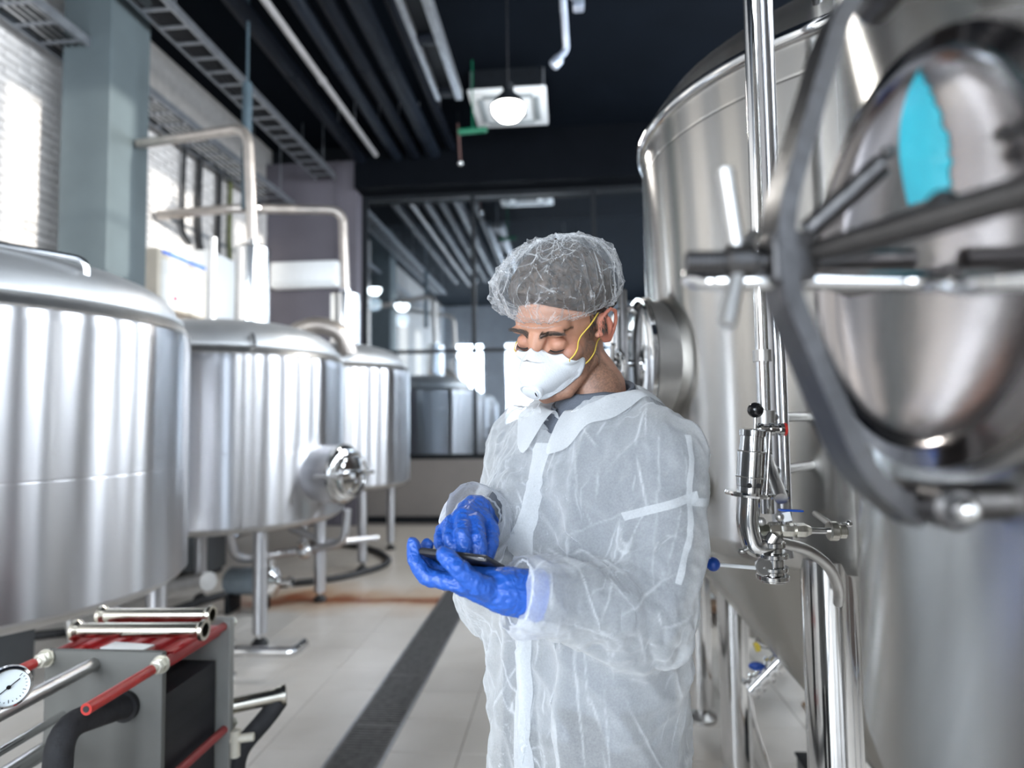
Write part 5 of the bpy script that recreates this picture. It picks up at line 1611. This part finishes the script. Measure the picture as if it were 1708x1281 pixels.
for k in range(230):
    i = rs.randint(len(P)); p_ = P[i]; n_ = N[i]
    up_ = p_ - hcv; hgt = up_ @ hu
    mer = hu - n_ * (hu @ n_); mer = mer / (np.linalg.norm(mer) + 1e-6)
    tan_ = np.cross(n_, mer)
    ang = rs.normal(0, .35) if hgt < .05 else rs.uniform(-1.6, 1.6)
    d = mer * math.cos(ang) + tan_ * math.sin(ang)
    segs.append((p_, d, rs.uniform(.012, .045), rs.uniform(.0006, .0014), rs.uniform(.2, 1) ** 1.3))
f = crease_field(P, N, segs)
cap_o.data.vertices.foreach_set('co', (P + N * (f * .0022)[:, None]).ravel()); cap_o.data.update()
set_fold(cap_o.data, f)
b = MB(); b.tube([cap_surf(2 * PI * i / 120, 0.0) + (cap_surf(2 * PI * i / 120, 0.0) - H_(*rim_c)).normalized() * .0006 * (i % 3) for i in range(120)], .0010, 6, closed=True)
b.build('elastic_rim', CAPM, cap_o)

# ---------------- respirator
MASKM = mat('mask_fibre', (.80, .83, .86), .75, noise_scale=14, noise_amt=.03, bump=.15, bump_scale=350)
def mask_pt(u, v):
    """u -1..1 across, v 0..1 bottom to top"""
    x = u * (.060 - .010 * (v - .45) ** 2 * 4) * (1 - .22 * max(0, v - .75) * 4 * .5)
    bulge = (1 - abs(u) ** 2.3)
    prof_v = math.sin(min(1, v * 1.08 + .04) * PI) ** .55 if v < .9 else None
    z_top = -.0145 + .012 * (1 - abs(u)) ** 1.2 - .004 * abs(u) - .006 * math.sin(abs(u) * PI)
    z_bot = -.098 + .030 * abs(u) ** 1.7
    z = z_bot + (z_top - z_bot) * v
    yy = .060 - .042 * abs(u) ** 1.8 + .072 * bulge * (math.sin(PI * (0.10 + .80 * v)) ** .75) - .010 * (1 - v) * (1 - abs(u)) * 0
    yy -= .018 * (1 - v) ** 3
    yy += .012 * ss(.72, 1, np.array(v)).item() * (1 - abs(u)) ** 2
    hit = hbv.ray_cast(H_(x, .2, z), -HD)
    if hit[0] is not None:
        fy_ = (hit[0] - HC).dot(HD)
        e = max(abs(u), abs(2 * v - 1))
        need = fy_ + .0015 + .006 * (1 - e)
        yy = need + (yy - need) * .5 + abs(yy - need) * .5 if yy < need + .004 else yy
        if e > .93: yy = fy_ + .0015 + (yy - fy_) * (1 - (e - .93) / .07)
    return x, yy, z
vs, fs = [], []
MU, MV = 64, 48
for j in range(MV + 1):
    for i in range(MU + 1):
        u = -1 + 2 * i / MU; x, y, z = mask_pt(u, j / MV)
        # emboss line near the edge
        vs.append(H_(x, y + .0010 * (1 if .06 < j / MV < .94 and abs(u) < .93 else 0), z))
for j in range(MV):
    for i in range(MU):
        q = j * (MU + 1) + i
        fs.append((q, q + 1, q + MU + 2, q + MU + 1))
mo = MB().add(vs, fs).build('respirator_mask', MASKM, man, angle=80)
sd = mo.modifiers.new('thickness', 'SOLIDIFY'); sd.thickness = .0022; sd.offset = 1
# nose clip
b = MB()
pts = []
for k in range(15):
    u = -.42 + .84 * k / 14; x, y, z = mask_pt(u, .845); pts.append(H_(x, y + .0032, z))
vs, fs = [], []
for q in pts:
    for dz, dy in ((-.0021, 0), (.0021, 0), (.0021, .0009), (-.0021, .0009)): vs.append(q + HU * dz + HD * dy)
for k in range(len(pts) - 1):
    for e in range(4):
        a, c = k * 4 + e, k * 4 + (e + 1) % 4; fs.append((a, c, c + 4, a + 4))
fs += [(0, 1, 2, 3), tuple((len(pts) - 1) * 4 + e for e in (3, 2, 1, 0))]
b.add(vs, fs).build('nose_clip', mat('dull_aluminium', (.45, .46, .48), .4, .9, noise_scale=50, noise_amt=.1), mo, angle=40)
# exhalation valve
x, y, z = mask_pt(0, .27); vc = H_(0, y + .002, z); vn = (HD * .88 - HU * .47).normalized()
b = MB(); b.lathe([(.0205, -.004), (.0205, .0035), (.0185, .0050), (.0170, .0050), (.0165, .0036), (.0150, .0036), (.0145, .0062), (.010, .0076), (.0, .0080)], vc, vn, 40)
vo_ = b.build('exhalation_valve', mat('valve_white_plastic', (.80, .83, .86), .35, noise_scale=30, noise_amt=.02), mo)
sv = (HL * .9 + HU * .35).normalized(); fr_ = frame_of(vn)
b = MB()
side = (HL - vn * HL.dot(vn)).normalized(); upv = vn.cross(side)
b.tube([vc + vn * .0066 + side * .0120 + upv * w_ for w_ in (-.0055, -.003, 0, .003, .0055)], .0011, 8, radii=[.0005, .0012, .0015, .0012, .0005])
b.build('valve_slot', BLACKRUB, vo_)
# yellow straps
YEL = mat('yellow_strap', (.80, .60, .10), .55, noise_scale=60, noise_amt=.08)
def snapped(pts, off=.0026):
    out = []
    for p in pts:
        c_ = HC + HU * (p - HC).dot(HU) + HD * min(0.02, (p - HC).dot(HD))
        d = (p - c_)
        if d.length < 1e-5: out.append(p); continue
        d.normalize()
        hit = hbv.ray_cast(c_ + d * .2, -d)
        out.append((hit[0] + d * off) if hit[0] is not None else p)
    return out
for s in (-1, 1):
    x1, y1, z1 = mask_pt(s * .97, .80); x2, y2, z2 = mask_pt(s * .97, .36)
    def seg(a, b_, n): return [a.lerp(b_, k / n) for k in range(n + 1)]
    a1, e1 = H_(x1, y1, z1), H_(s * .075, .004, .030)
    P = [a1] + snapped(seg(a1, e1, 8)[1:]) + snapped([H_(s * .075, -.02, .045), H_(s * .06, -.08, .06)], .004)
    b = MB(); b.tube(P, .00125, 8, smooth=.004); st = b.build('strap', YEL, mo)
    MB().box(a1 + HD * .001 - HL * s * .003, (.010, .003, .005), rot=HM, bev=.001).build('strap_tab', YEL, st)
    a2, e2 = H_(x2, y2, z2), H_(s * .062, -.055, -.015)
    P = [a2] + snapped(seg(a2, e2, 8)[1:]) + snapped([H_(s * .04, -.09, -.02), H_(0, -.1, -.025)])
    b = MB(); b.tube(P, .00125, 8, smooth=.004); st = b.build('strap', YEL, mo)
    MB().box(a2 - HL * s * .003, (.009, .003, .004), rot=HM, bev=.001).build('strap_tab', YEL, st)

# ---------------- gloves
GLOVE = bpy.data.materials.new('blue_nitrile'); GLOVE.use_nodes = True
nt = GLOVE.node_tree; b_ = nt.nodes['Principled BSDF']
b_.inputs['Base Color'].default_value = (.020, .105, .47, 1); b_.inputs['Roughness'].default_value = .36
b_.inputs['Subsurface Weight'].default_value = .1; b_.inputs['Subsurface Radius'].default_value = (.002, .004, .012)
tcn = nn(nt, 'ShaderNodeTexCoord'); last = None
for sc_, st_, di in ((38, .9, .010), (85, .7, .005), (260, .35, .002)):
    nd = nn(nt, 'ShaderNodeTexNoise'); nd.inputs['Scale'].default_value = sc_; nd.inputs['Detail'].default_value = 2
    nt.links.new(tcn.outputs['Object'], nd.inputs['Vector'])
    ma = nn(nt, 'ShaderNodeVectorMath', operation='MULTIPLY_ADD'); ma.inputs[1].default_value = (.02, .02, .02)
    nt.links.new(nd.outputs['Color'], ma.inputs[0]); nt.links.new(tcn.outputs['Object'], ma.inputs[2])
    mp_ = nn(nt, 'ShaderNodeMapping'); mp_.inputs['Scale'].default_value = (1, 1, .45); mp_.inputs['Rotation'].default_value = (0, R(30), 0); nt.links.new(ma.outputs[0], mp_.inputs['Vector'])
    vo = nn(nt, 'ShaderNodeTexNoise', noise_type='RIDGED_MULTIFRACTAL'); vo.inputs['Scale'].default_value = sc_; vo.inputs['Detail'].default_value = 2
    nt.links.new(mp_.outputs[0], vo.inputs['Vector'])
    bp_ = nn(nt, 'ShaderNodeBump'); bp_.inputs['Strength'].default_value = st_; bp_.inputs['Distance'].default_value = di * .35
    nt.links.new(vo.outputs['Fac'], bp_.inputs['Height'])
    if last: nt.links.new(last.outputs[0], bp_.inputs['Normal'])
    last = bp_
nt.links.new(last.outputs[0], b_.inputs['Normal'])
def wrinkle(me, amp, sc_, seed):
    n = len(me.vertices)
    bm = bmesh.new(); bm.from_mesh(me); bm.normal_update()
    for v in bm.verts:
        q = v.co * sc_ + Vector((seed, 0, 0))
        q = q + Vector((noise.noise(q * .6), noise.noise(q * .6 + Vector((9, 0, 0))), noise.noise(q * .6 + Vector((0, 9, 0))))) * .8
        r_ = 1 - abs(noise.noise(q)) * 2
        v.co = v.co + v.normal * (r_ - .5) * amp
    bm.to_mesh(me); bm.free(); me.shade_smooth()
for nm, H, w, e in (('left_glove', LH, WRL, ELL), ('right_glove', RHD, WRR, ELR)):
    gb = Blob(); hand(gb, H, 1.0, .032)
    d = (e - w).normalized()
    gb.limb([w, w + d * .05], [.032, .034], 20)
    me = gb.mesh(.0021, 3)
    wrinkle(me, .0016, 62, 3.0 if nm[0] == 'l' else 8.0); wrinkle(me, .0008, 150, 1.0)
    tm_ = bpy.data.objects.new('t', me); COL.objects.link(tm_)
    sd = tm_.modifiers.new('s', 'SUBSURF'); sd.levels = 1; sd.render_levels = 1
    me = bpy.data.meshes.new_from_object(tm_.evaluated_get(bpy.context.evaluated_depsgraph_get())); bpy.data.objects.remove(tm_)
    me.shade_smooth()
    P, N = me_arrays(me); rs = np.random.RandomState(4 if nm[0] == 'l' else 7); segs = []
    dd_ = np.array(d)
    for k in range(230):
        i = rs.randint(len(P)); n_ = N[i]; t1 = dd_ - n_ * (dd_ @ n_); t1 /= (np.linalg.norm(t1) + 1e-6); t2 = np.cross(n_, t1)
        a = rs.normal(0, .5) if rs.rand() < .5 else rs.normal(1.57, .4)
        segs.append((P[i], t1 * math.cos(a) + t2 * math.sin(a), rs.uniform(.006, .022), rs.uniform(.0007, .0012), rs.uniform(-1, 1)))
    f = np.zeros(len(P), np.float32)
    for sg in segs:
        f += crease_field(P, N, [(sg[0], sg[1], sg[2], sg[3], 1.0)]) * sg[4]
    f = np.clip(f, -1.2, 1.2)
    me.vertices.foreach_set('co', (P + N * (f * .0010)[:, None]).ravel()); me.update(); me.shade_smooth()
    g_ = obj_of(nm, me, GLOVE, man)
    b = MB(); b.torus(w + d * .050, d, .0345, .0020, 40, 8); b.build('rolled_cuff', GLOVE, g_)
# ---------------- tablet held by the man
tA, tB, tC = at(697, 918, .888), at(812, 932, .858), at(868, 965, 1.0)
ta = (tB - tA); ta_l = ta.length; ta.normalize()
tc_ = (tC - tB); tc_ = tc_ - ta * tc_.dot(ta); tc_l = tc_.length; tc_.normalize()
tn = ta.cross(tc_).normalized()
if tn.z < 0: tn = -tn
tcen = tA + ta * ta_l / 2 + tc_ * tc_l / 2
tab = thing('tablet', tuple(tcen), 'thin black tablet held in the blue gloves', 'tablet')
tm = Matrix((ta, tc_, tn)).transposed()
b = MB(); b.box(tcen, (ta_l, tc_l, .0085), rot=tm, bev=.003); b.build('tablet_case', mat('dark_tablet_shell', (.035, .035, .04), .32, .3, noise_scale=30, noise_amt=.1), tab)
b = MB(); b.box(tcen + tn * .0046, (ta_l - .006, tc_l - .006, .0012), rot=tm, bev=.0004); b.build('screen', mat('tablet_glass', (.02, .022, .026), .08, noise_scale=30, noise_amt=.05), tab)
b = MB(); b.cyl(tA + ta * (ta_l - .012) - tc_ * .0006, tA + ta * (ta_l - .004) - tc_ * .0006, .0014, n=10); b.build('side_button', CHROME, tab)
b = MB(); b.cyl(tcen - tn * .0044 + ta * ta_l * .32 + tc_ * tc_l * .36, tcen - tn * .0050 + ta * ta_l * .32 + tc_ * tc_l * .36, .005, n=20); b.build('camera_lens', BLACKBALL, tab)
world_parts(tab)
# ---------------- grey shirt and dark trousers under the coat
SHIRT = mat('grey_polo_cotton', (.115, .13, .16), .85, noise_scale=60, noise_amt=.08, bump=.2, bump_scale=400)
TROUS = mat('dark_work_trousers', (.028, .028, .033), .85, noise_scale=40, noise_amt=.1, bump=.2, bump_scale=300)
tb = Blob()
tb.loft([(B_(-.014, .008, .985), LX, .162, FX, .120), (B_(-.012, .008, 1.10), LX, .156, FX, .115), (B_(-.006, .004, 1.30), LX, .162, FX, .118), (B_(0, -.005, 1.41), LX, .182, FX, .122),
         (B_(0, -.012, 1.475), LX, .160, FX, .095), (B_(0, -.018, 1.512), LX, .094, FX, .072), (B_(0, -.016, 1.545), LX, .066, FX, .066)])
tb.limb([SHL, ELL, ELL.lerp(WRL, .86)], [.056, .043, .032]); tb.limb([SHR, ELR, ELR.lerp(WRR, .70)], [.056, .043, .034])
for q_ in (SHL, SHR): tb.limb([B_(0, -.018, 1.475), q_], [.058, .056])
shirt_me = tb.mesh(.008, 5)
wrinkle(shirt_me, .006, 9, 2.0)
shirt = obj_of('polo_shirt', shirt_me, SHIRT, man)
pb = Blob()
pb.loft([(B_(-.014, .008, 1.06), LX, .158, FX, .117), (B_(-.014, .006, .90), LX, .164, FX, .124), (B_(-.012, .0, .82), LX, .158, FX, .112)])
for s in (1, -1): pb.limb([B_(s * .085, -.005, .88), B_(s * .095, .01, .50), B_(s * .10, -.012, .10)], [.098, .078, .062])
tr_me = pb.mesh(.010, 5); wrinkle(tr_me, .006, 9, 6.0)
obj_of('trousers', tr_me, TROUS, man)
for s in (1, -1):
    sb = Blob(); sb.limb([B_(s * .10, -.045, .045), B_(s * .105, .03, .05), B_(s * .115, .15, .036)], [.042, .044, .036])
    me = sb.mesh(.007, 3)
    for v in me.vertices: v.co.z = max(v.co.z, .0)
    sh = obj_of('work_shoe', me, mat('white_shoe_rubber', (.55, .56, .58), .5, noise_scale=20, noise_amt=.05), man)

# ---------------- coat: pattern sewn as an inflated skin, then draped by a short cloth simulation over the body
cb2 = Blob()
cb2.loft([(B_(-.014, .014, .70), LX, .205, FX, .170), (B_(-.014, .014, .90), LX, .192, FX, .158), (B_(-.012, .012, 1.08), LX, .184, FX, .150), (B_(-.006, .008, 1.28), LX, .184, FX, .144),
          (B_(0, .0, 1.40), LX, .205, FX, .145), (B_(0, -.012, 1.475), LX, .180, FX, .112), (B_(0, -.018, 1.522), LX, .110, FX, .085), (B_(0, -.014, 1.60), LX, .074, FX, .076)], n=56, p=2.2)
cuffL = WRL + (ELL - WRL).normalized() * .020
cuffR = WRR + (ELR - WRR).normalized() * .012
eL = (cuffL - ELL).normalized(); eR = (cuffR - ELR).normalized()
for q_ in (SHL, SHR): cb2.limb([B_(0, -.018, 1.478), q_ + UZ * .002], [.070, .064])
cb2.limb([SHL + UZ * -.005, SHL.lerp(ELL, .5) + LX * .002, ELL, ELL.lerp(cuffL, .55), cuffL, cuffL + eL * .05], [.056, .055, .053, .050, .042, .036], 20)
cb2.limb([SHR + UZ * -.005, SHR.lerp(ELR, .5) - LX * .006, ELR, ELR.lerp(cuffR, .55), cuffR, cuffR + eR * .02], [.078, .077, .070, .062, .052, .042], 20)
COAT_VOX = .0105
coat_me = cb2.mesh(COAT_VOX, 4)
bm = bmesh.new(); bm.from_mesh(coat_me)
def past_cuff(p, c_, e_, kmax=.10, rmax=.046):
    k = (p - c_).dot(e_)
    return .012 < k < kmax and ((p - c_) - e_ * k).length < rmax
kill = [v for v in bm.verts if v.co.z < .715 or v.co.z > 1.545 or (v.co.z > 1.490 + .9 * abs((v.co - T0).dot(LX)) and (v.co - T0).dot(FX) > .02) or past_cuff(v.co, cuffL, eL) or past_cuff(v.co, cuffR, eR, .062, .040)]
bmesh.ops.delete(bm, geom=kill, context='VERTS')
# keep the largest island
bm.verts.ensure_lookup_table()
left = set(bm.verts); best = []
while left:
    st = [left.pop()]; isl = [st[0]]
    while st:
        v = st.pop()
        for e in v.link_edges:
            w = e.other_vert(v)
            if w in left: left.remove(w); st.append(w); isl.append(w)
    if len(isl) > len(best): best = isl
bs = set(best)
bmesh.ops.delete(bm, geom=[v for v in bm.verts if v not in bs], context='VERTS')
bm.to_mesh(coat_me); bm.free()
coat_me.shade_smooth()
coat = bpy.data.objects.new('coat', coat_me); COL.objects.link(coat)
pin = coat.vertex_groups.new(name='pin')
for v in coat_me.vertices:
    w = 0.0
    p_ = v.co
    if p_.z > 1.50: w = min(1, (p_.z - 1.50) / .03)
    for c_, d_ in ((cuffL, eL), (cuffR, eR)):
        if (p_ - c_).length < .09:
            k = (p_ - c_).dot(d_)
            if k > -.010: w = 1
    if w > 0: pin.add([v.index], w, 'REPLACE')
# low collision dummy
cd = Blob()
cd.loft([(B_(-.014, .01, .70), LX, .170, FX, .128), (B_(-.014, .01, .985), LX, .165, FX, .123), (B_(-.006, .004, 1.30), LX, .166, FX, .122), (B_(0, -.005, 1.41), LX, .180, FX, .120),
         (B_(0, -.012, 1.475), LX, .160, FX, .095), (B_(0, -.018, 1.512), LX, .094, FX, .072), (B_(0, -.016, 1.59), LX, .062, FX, .062)])
cd.limb([SHL, ELL, WRL], [.058, .050, .036]); cd.limb([SHR, ELR, WRR], [.058, .050, .036])
for q_ in (SHL, SHR): cd.limb([B_(0, -.018, 1.475), q_], [.060, .058])
dummy = bpy.data.objects.new('dummy', cd.mesh(.022, 2)); COL.objects.link(dummy)
col = dummy.modifiers.new('c', 'COLLISION'); dummy.collision.thickness_outer = .008; dummy.collision.cloth_friction = 25
cl = coat.modifiers.new('cloth', 'CLOTH'); cs_ = cl.settings
cs_.quality = 5; cs_.mass = .22; cs_.air_damping = 1.5
cs_.tension_stiffness = 22; cs_.compression_stiffness = 8; cs_.shear_stiffness = 5; cs_.bending_stiffness = .02
cs_.tension_damping = 8; cs_.compression_damping = 8; cs_.shear_damping = 8
cs_.vertex_group_mass = 'pin'; cs_.shrink_min = -.055; cs_.shrink_max = -.055
cl.collision_settings.distance_min = .004; cl.collision_settings.use_self_collision = False; cl.collision_settings.collision_quality = 2
NFR = 34
cl.point_cache.frame_start = 1; cl.point_cache.frame_end = NFR + 1
import time as _t; _t0 = _t.time()
for f_ in range(1, NFR + 1): scene.frame_set(f_)
print('CLOTH', len(coat_me.vertices), round(_t.time() - _t0, 1))
dg = bpy.context.evaluated_depsgraph_get()
draped = bpy.data.meshes.new_from_object(coat.evaluated_get(dg))
bpy.data.objects.remove(coat); bpy.data.objects.remove(dummy)
scene.frame_set(1)
COATM = fabric('coat_nonwoven', (.86, .885, .905), .31, .42, 320, transl=.35, bump=.15, bscale=420, folds=.42)
coat = obj_of('coat', draped, COATM, man)
sd = coat.modifiers.new('sub', 'SUBSURF'); sd.levels = 1; sd.render_levels = 1
dg = bpy.context.evaluated_depsgraph_get()
fine = bpy.data.meshes.new_from_object(coat.evaluated_get(dg))
coat.modifiers.remove(sd)
# sharp creases of the crumpled sheet: ridged noise stretched along a few drape directions
def ridge(q, w=3.2):
    return max(0.0, 1 - abs(noise.noise(q)) * w)
bm = bmesh.new(); bm.from_mesh(fine); bm.normal_update()
DIRS = [(UZ, 6, .14, .013, 0.0), ((UZ + LX * .7).normalized(), 8, .20, .010, 11.0), ((UZ - LX * .9 + FX * .2).normalized(), 9, .20, .010, 23.0), ((LX * .9 + UZ * .3).normalized(), 13, .30, .006, 37.0)]
for v in bm.verts:
    c = v.co; h = 0
    arm = 0
    for a_, b_2 in ((SHL, ELL), (ELL, cuffL), (SHR, ELR), (ELR, cuffR)):
        t = max(0, min(1, (c - a_).dot(b_2 - a_) / (b_2 - a_).length_squared)); dd = (c - a_.lerp(b_2, t)).length
        arm = max(arm, 1 - ss(.075, .10, np.array(dd)).item())
    for k, (d, sc_, st_, am, sd_) in enumerate(DIRS):
        q = c + Vector((noise.noise(c * 5 + Vector((sd_, 0, 0))), noise.noise(c * 5 + Vector((0, sd_, 0))), noise.noise(c * 5 + Vector((0, 0, sd_))))) * .035
        along = d * q.dot(d)
        q2 = (q - along + along * st_) * sc_ + Vector((sd_, sd_ * .3, 0))
        m_ = (1 - arm * .7) if k == 0 else 1.0
        h += (ridge(q2, 2.6) ** 1.9 - .12) * am * m_ * .8
    h += (ridge(c * 26 + Vector((5, 0, 0)), 4) - .2) * .0024 * (.5 + arm)
    h += noise.noise(c * 11) * .003
    keep = 1.0
    if c.z > 1.53: keep = .3
    v.co = c + v.normal * h * keep
bm.to_mesh(fine); bm.free(); fine.shade_smooth()
tmpo = bpy.data.objects.new('t', fine); COL.objects.link(tmpo)
sd = tmpo.modifiers.new('sub', 'SUBSURF'); sd.levels = 1; sd.render_levels = 1
dg = bpy.context.evaluated_depsgraph_get()
fine2 = bpy.data.meshes.new_from_object(tmpo.evaluated_get(dg)); bpy.data.objects.remove(tmpo); fine = fine2; fine.shade_smooth()
P, N = me_arrays(fine)
rs = np.random.RandomState(5); segs = []
uz, lx, fx = np.array(UZ), np.array(LX), np.array(FX)
for k in range(420):
    i = rs.randint(len(P)); p_ = P[i]; n_ = N[i]
    mer = uz - n_ * (uz @ n_); mer = mer / (np.linalg.norm(mer) + 1e-6); tan_ = np.cross(n_, mer)
    ang = rs.normal(0, .3) if rs.rand() < .6 else rs.uniform(-1.4, 1.4)
    d = mer * math.cos(ang) + tan_ * math.sin(ang)
    big = rs.rand() < .25
    segs.append((p_, d, rs.uniform(.05, .12) if big else rs.uniform(.012, .05), rs.uniform(.0011, .0019), rs.uniform(.3, 1)))
f = crease_field(P, N, segs)
fine.vertices.foreach_set('co', (P + N * (f * .0016)[:, None]).ravel()); fine.update(); fine.shade_smooth()
set_fold(fine, f)
coat.data = fine; fine.materials.clear(); fine.materials.append(COATM)

# ---------------- collar, placket, seams
cbv = bvh_of(coat.data)
COATM2 = fabric('coat_double_layer', (.86, .885, .905), .50, .62, 320, transl=.35, bump=.15, bscale=420)
def strip_mesh(rows, name, m, parent, thick=0):
    """rows: list of equally long point lists"""
    n = len(rows[0]); vs = [p for r in rows for p in r]
    fs = [(j * n + i, j * n + i + 1, (j + 1) * n + i + 1, (j + 1) * n + i) for j in range(len(rows) - 1) for i in range(n - 1)]
    o = MB().add(vs, fs).build(name, m, parent, angle=80)
    if thick:
        sd = o.modifiers.new('t', 'SOLIDIFY'); sd.thickness = thick; sd.offset = 0
    return o
def collar(name, m, ri, ro, zi, zo, zc, gap, parent, thick=.0, lift=.004, wob=.0035, seed=0, rest=None):
    cols = []
    N = 60
    for k in range(N + 1):
        th = R(gap) + (2 * PI - 2 * R(gap)) * k / N
        bk = .5 - .5 * math.cos(th)         # 0 front, 1 back
        d = FX * math.cos(th) + LX * math.sin(th)
        c0 = B_(0, -.016 + .006 * (1 - bk), 0)
        w = noise.noise(Vector((math.cos(th) * 3, math.sin(th) * 3, seed))) * wob
        fr_ = max(0, 1 - min(k, N - k) / 7)
        base = c0 + d * (ri - .006) + UZ * (zi[0] + (zi[1] - zi[0]) * bk - .018)
        crest = c0 + d * (ri + .002 + w) + UZ * (zc[0] + (zc[1] - zc[0]) * bk)
        crest2 = c0 + d * (ri + .010 + w) + UZ * (zc[0] + (zc[1] - zc[0]) * bk - .001)
        mid = c0 + d * ((ri + ro) / 2 + .004 + w) + UZ * ((zc[0] + zo[0]) / 2 + ((zc[1] + zo[1]) / 2 - (zc[0] + zo[0]) / 2) * bk + lift)
        out = c0 + d * (ro + w * 1.5 + .012 * fr_) + UZ * (zo[0] + (zo[1] - zo[0]) * bk - .020 * fr_)
        if rest is not None:
            def lay(p, o_):
                h = rest.ray_cast(Vector((p.x, p.y, 2.0)), Vector((0, 0, -1)))
                if h[0] is not None and h[0].z + o_ > p.z: return Vector((p.x, p.y, h[0].z + o_))
                return p
            mid = lay(mid, .017); out = lay(out, .009)
        cols.append([base, crest, crest2, mid, out])
    rows = [[c[i] for c in cols] for i in range(5)]
    o = strip_mesh(rows, name, m, parent, thick)
    sb = o.modifiers.new('s', 'SUBSURF'); sb.levels = 1; sb.render_levels = 1
    return o
collar('shirt_collar', SHIRT, .064, .076, (1.500, 1.545), (1.490, 1.535), (1.520, 1.574), 18, man, .002)
collar('coat_collar', COATM2, .075, .134, (1.500, 1.530), (1.462, 1.525), (1.518, 1.568), 8, coat, .0, lift=.006, rest=cbv)
def hug(o_, d, off=.0022):
    hit = cbv.ray_cast(o_, d)
    return (hit[0] - d * off) if hit[0] is not None else None
rows = []
for k in range(70):
    z = 1.462 - .0108 * k
    r_ = []
    for j in range(5):
        l = .020 - .010 * j - .02 * k / 70
        h = hug(B_(l, .5, z), -FX, .0026 + .0012 * (1 - abs(j - 2) / 2))
        if h is None: break
        if rows and abs((h - rows[-1][j]).dot(FX)) > .012: h = h + FX * ((rows[-1][j] - h).dot(FX) * .85)
        r_.append(h)
    if len(r_) == 5: rows.append(r_)
strip_mesh(rows, 'placket', COATM2, coat)
# sleeve seam along the outside of the left arm, shoulder tape
def seam(axis_pts, side, w, name):
    rows = []
    for k in range(41):
        t = k / 40 * (len(axis_pts) - 1); i = min(int(t), len(axis_pts) - 2); f = t - i
        c = axis_pts[i].lerp(axis_pts[i + 1], f); ax_ = (axis_pts[i + 1] - axis_pts[i]).normalized()
        sd_ = (side - ax_ * side.dot(ax_)).normalized(); bn = ax_.cross(sd_)
        r_ = []
        for j in (-1, -.3, .3, 1):
            h = hug(c + sd_ * .3 + bn * j * w, -sd_, .0020)
            if h is None: break
            r_.append(h)
        if len(r_) == 4: rows.append(r_)
    if len(rows) > 3: return strip_mesh(rows, name, COATM2, coat)
CAMD = (CAM - SHL); CAMD.z = 0; CAMD.normalize()
seam([SHL + LX * .030 + UZ * .03, SHL.lerp(ELL, .5) + LX * .03, ELL + LX * .015 + UZ * .05], (CAMD * .8 + LX * .6).normalized(), .005, 'sleeve_seam')
seam([SHL + FX * .10 - UZ * .085, SHL + LX * .03 - UZ * .060, SHL + LX * .07 - FX * .05 - UZ * .07], CAMD, .006, 'arm_band')
# fold-up hems at the cuffs
for c_, e_, nm in ((cuffL, eL, 'cuff_elastic'), (cuffR, eR, 'cuff_elastic')):
    pts = []
    fm = frame_of(e_)
    for k in range(48):
        a = 2 * PI * k / 48
        d = fm @ Vector((math.cos(a), math.sin(a), 0))
        h = cbv.ray_cast(c_ - e_ * .002 + d * .12, -d)
        rr = (h[0] - (c_ - e_ * .002)).length if h[0] is not None and (h[0] - c_).length < .047 else (.043 if c_ is cuffL else .040)
        pts.append(c_ - e_ * .002 + d * (rr + .0008 + .0012 * math.sin(k * 2.4)))
    b = MB(); b.tube(pts, .0016, 6, closed=True); b.build(nm, COATM2, coat)
# small shirt tag and button
b = MB(); p_ = B_(.008, .066, 1.492); b.box(p_, (.016, .002, .005), rot=Matrix((LX, FX, UZ)).transposed() @ Matrix.Rotation(R(-12), 3, 'Y')); b.build('shirt_tag', mat('dark_red_tag', (.25, .02, .03), .6, noise_scale=60, noise_amt=.1), man)

# turquoise reflection on the near manway lid, shaped as a thin painted sheet
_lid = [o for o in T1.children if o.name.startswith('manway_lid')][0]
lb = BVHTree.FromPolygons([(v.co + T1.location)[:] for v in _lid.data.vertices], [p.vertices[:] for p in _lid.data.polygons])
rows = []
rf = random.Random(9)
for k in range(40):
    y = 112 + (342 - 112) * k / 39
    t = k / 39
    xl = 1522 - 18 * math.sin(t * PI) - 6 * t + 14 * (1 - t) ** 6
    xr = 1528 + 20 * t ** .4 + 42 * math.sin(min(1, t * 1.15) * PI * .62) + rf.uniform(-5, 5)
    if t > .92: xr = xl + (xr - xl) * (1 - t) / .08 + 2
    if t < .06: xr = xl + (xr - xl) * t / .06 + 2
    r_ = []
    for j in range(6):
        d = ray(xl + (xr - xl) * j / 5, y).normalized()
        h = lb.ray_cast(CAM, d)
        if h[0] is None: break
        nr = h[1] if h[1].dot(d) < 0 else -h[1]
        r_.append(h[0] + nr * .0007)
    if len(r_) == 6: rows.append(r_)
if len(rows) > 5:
    fo = strip_mesh(rows, 'reflection_patch', CYANREFL, T1)
    fo['label'] = 'turquoise reflection painted onto the lid'
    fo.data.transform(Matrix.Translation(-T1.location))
world_parts(man)
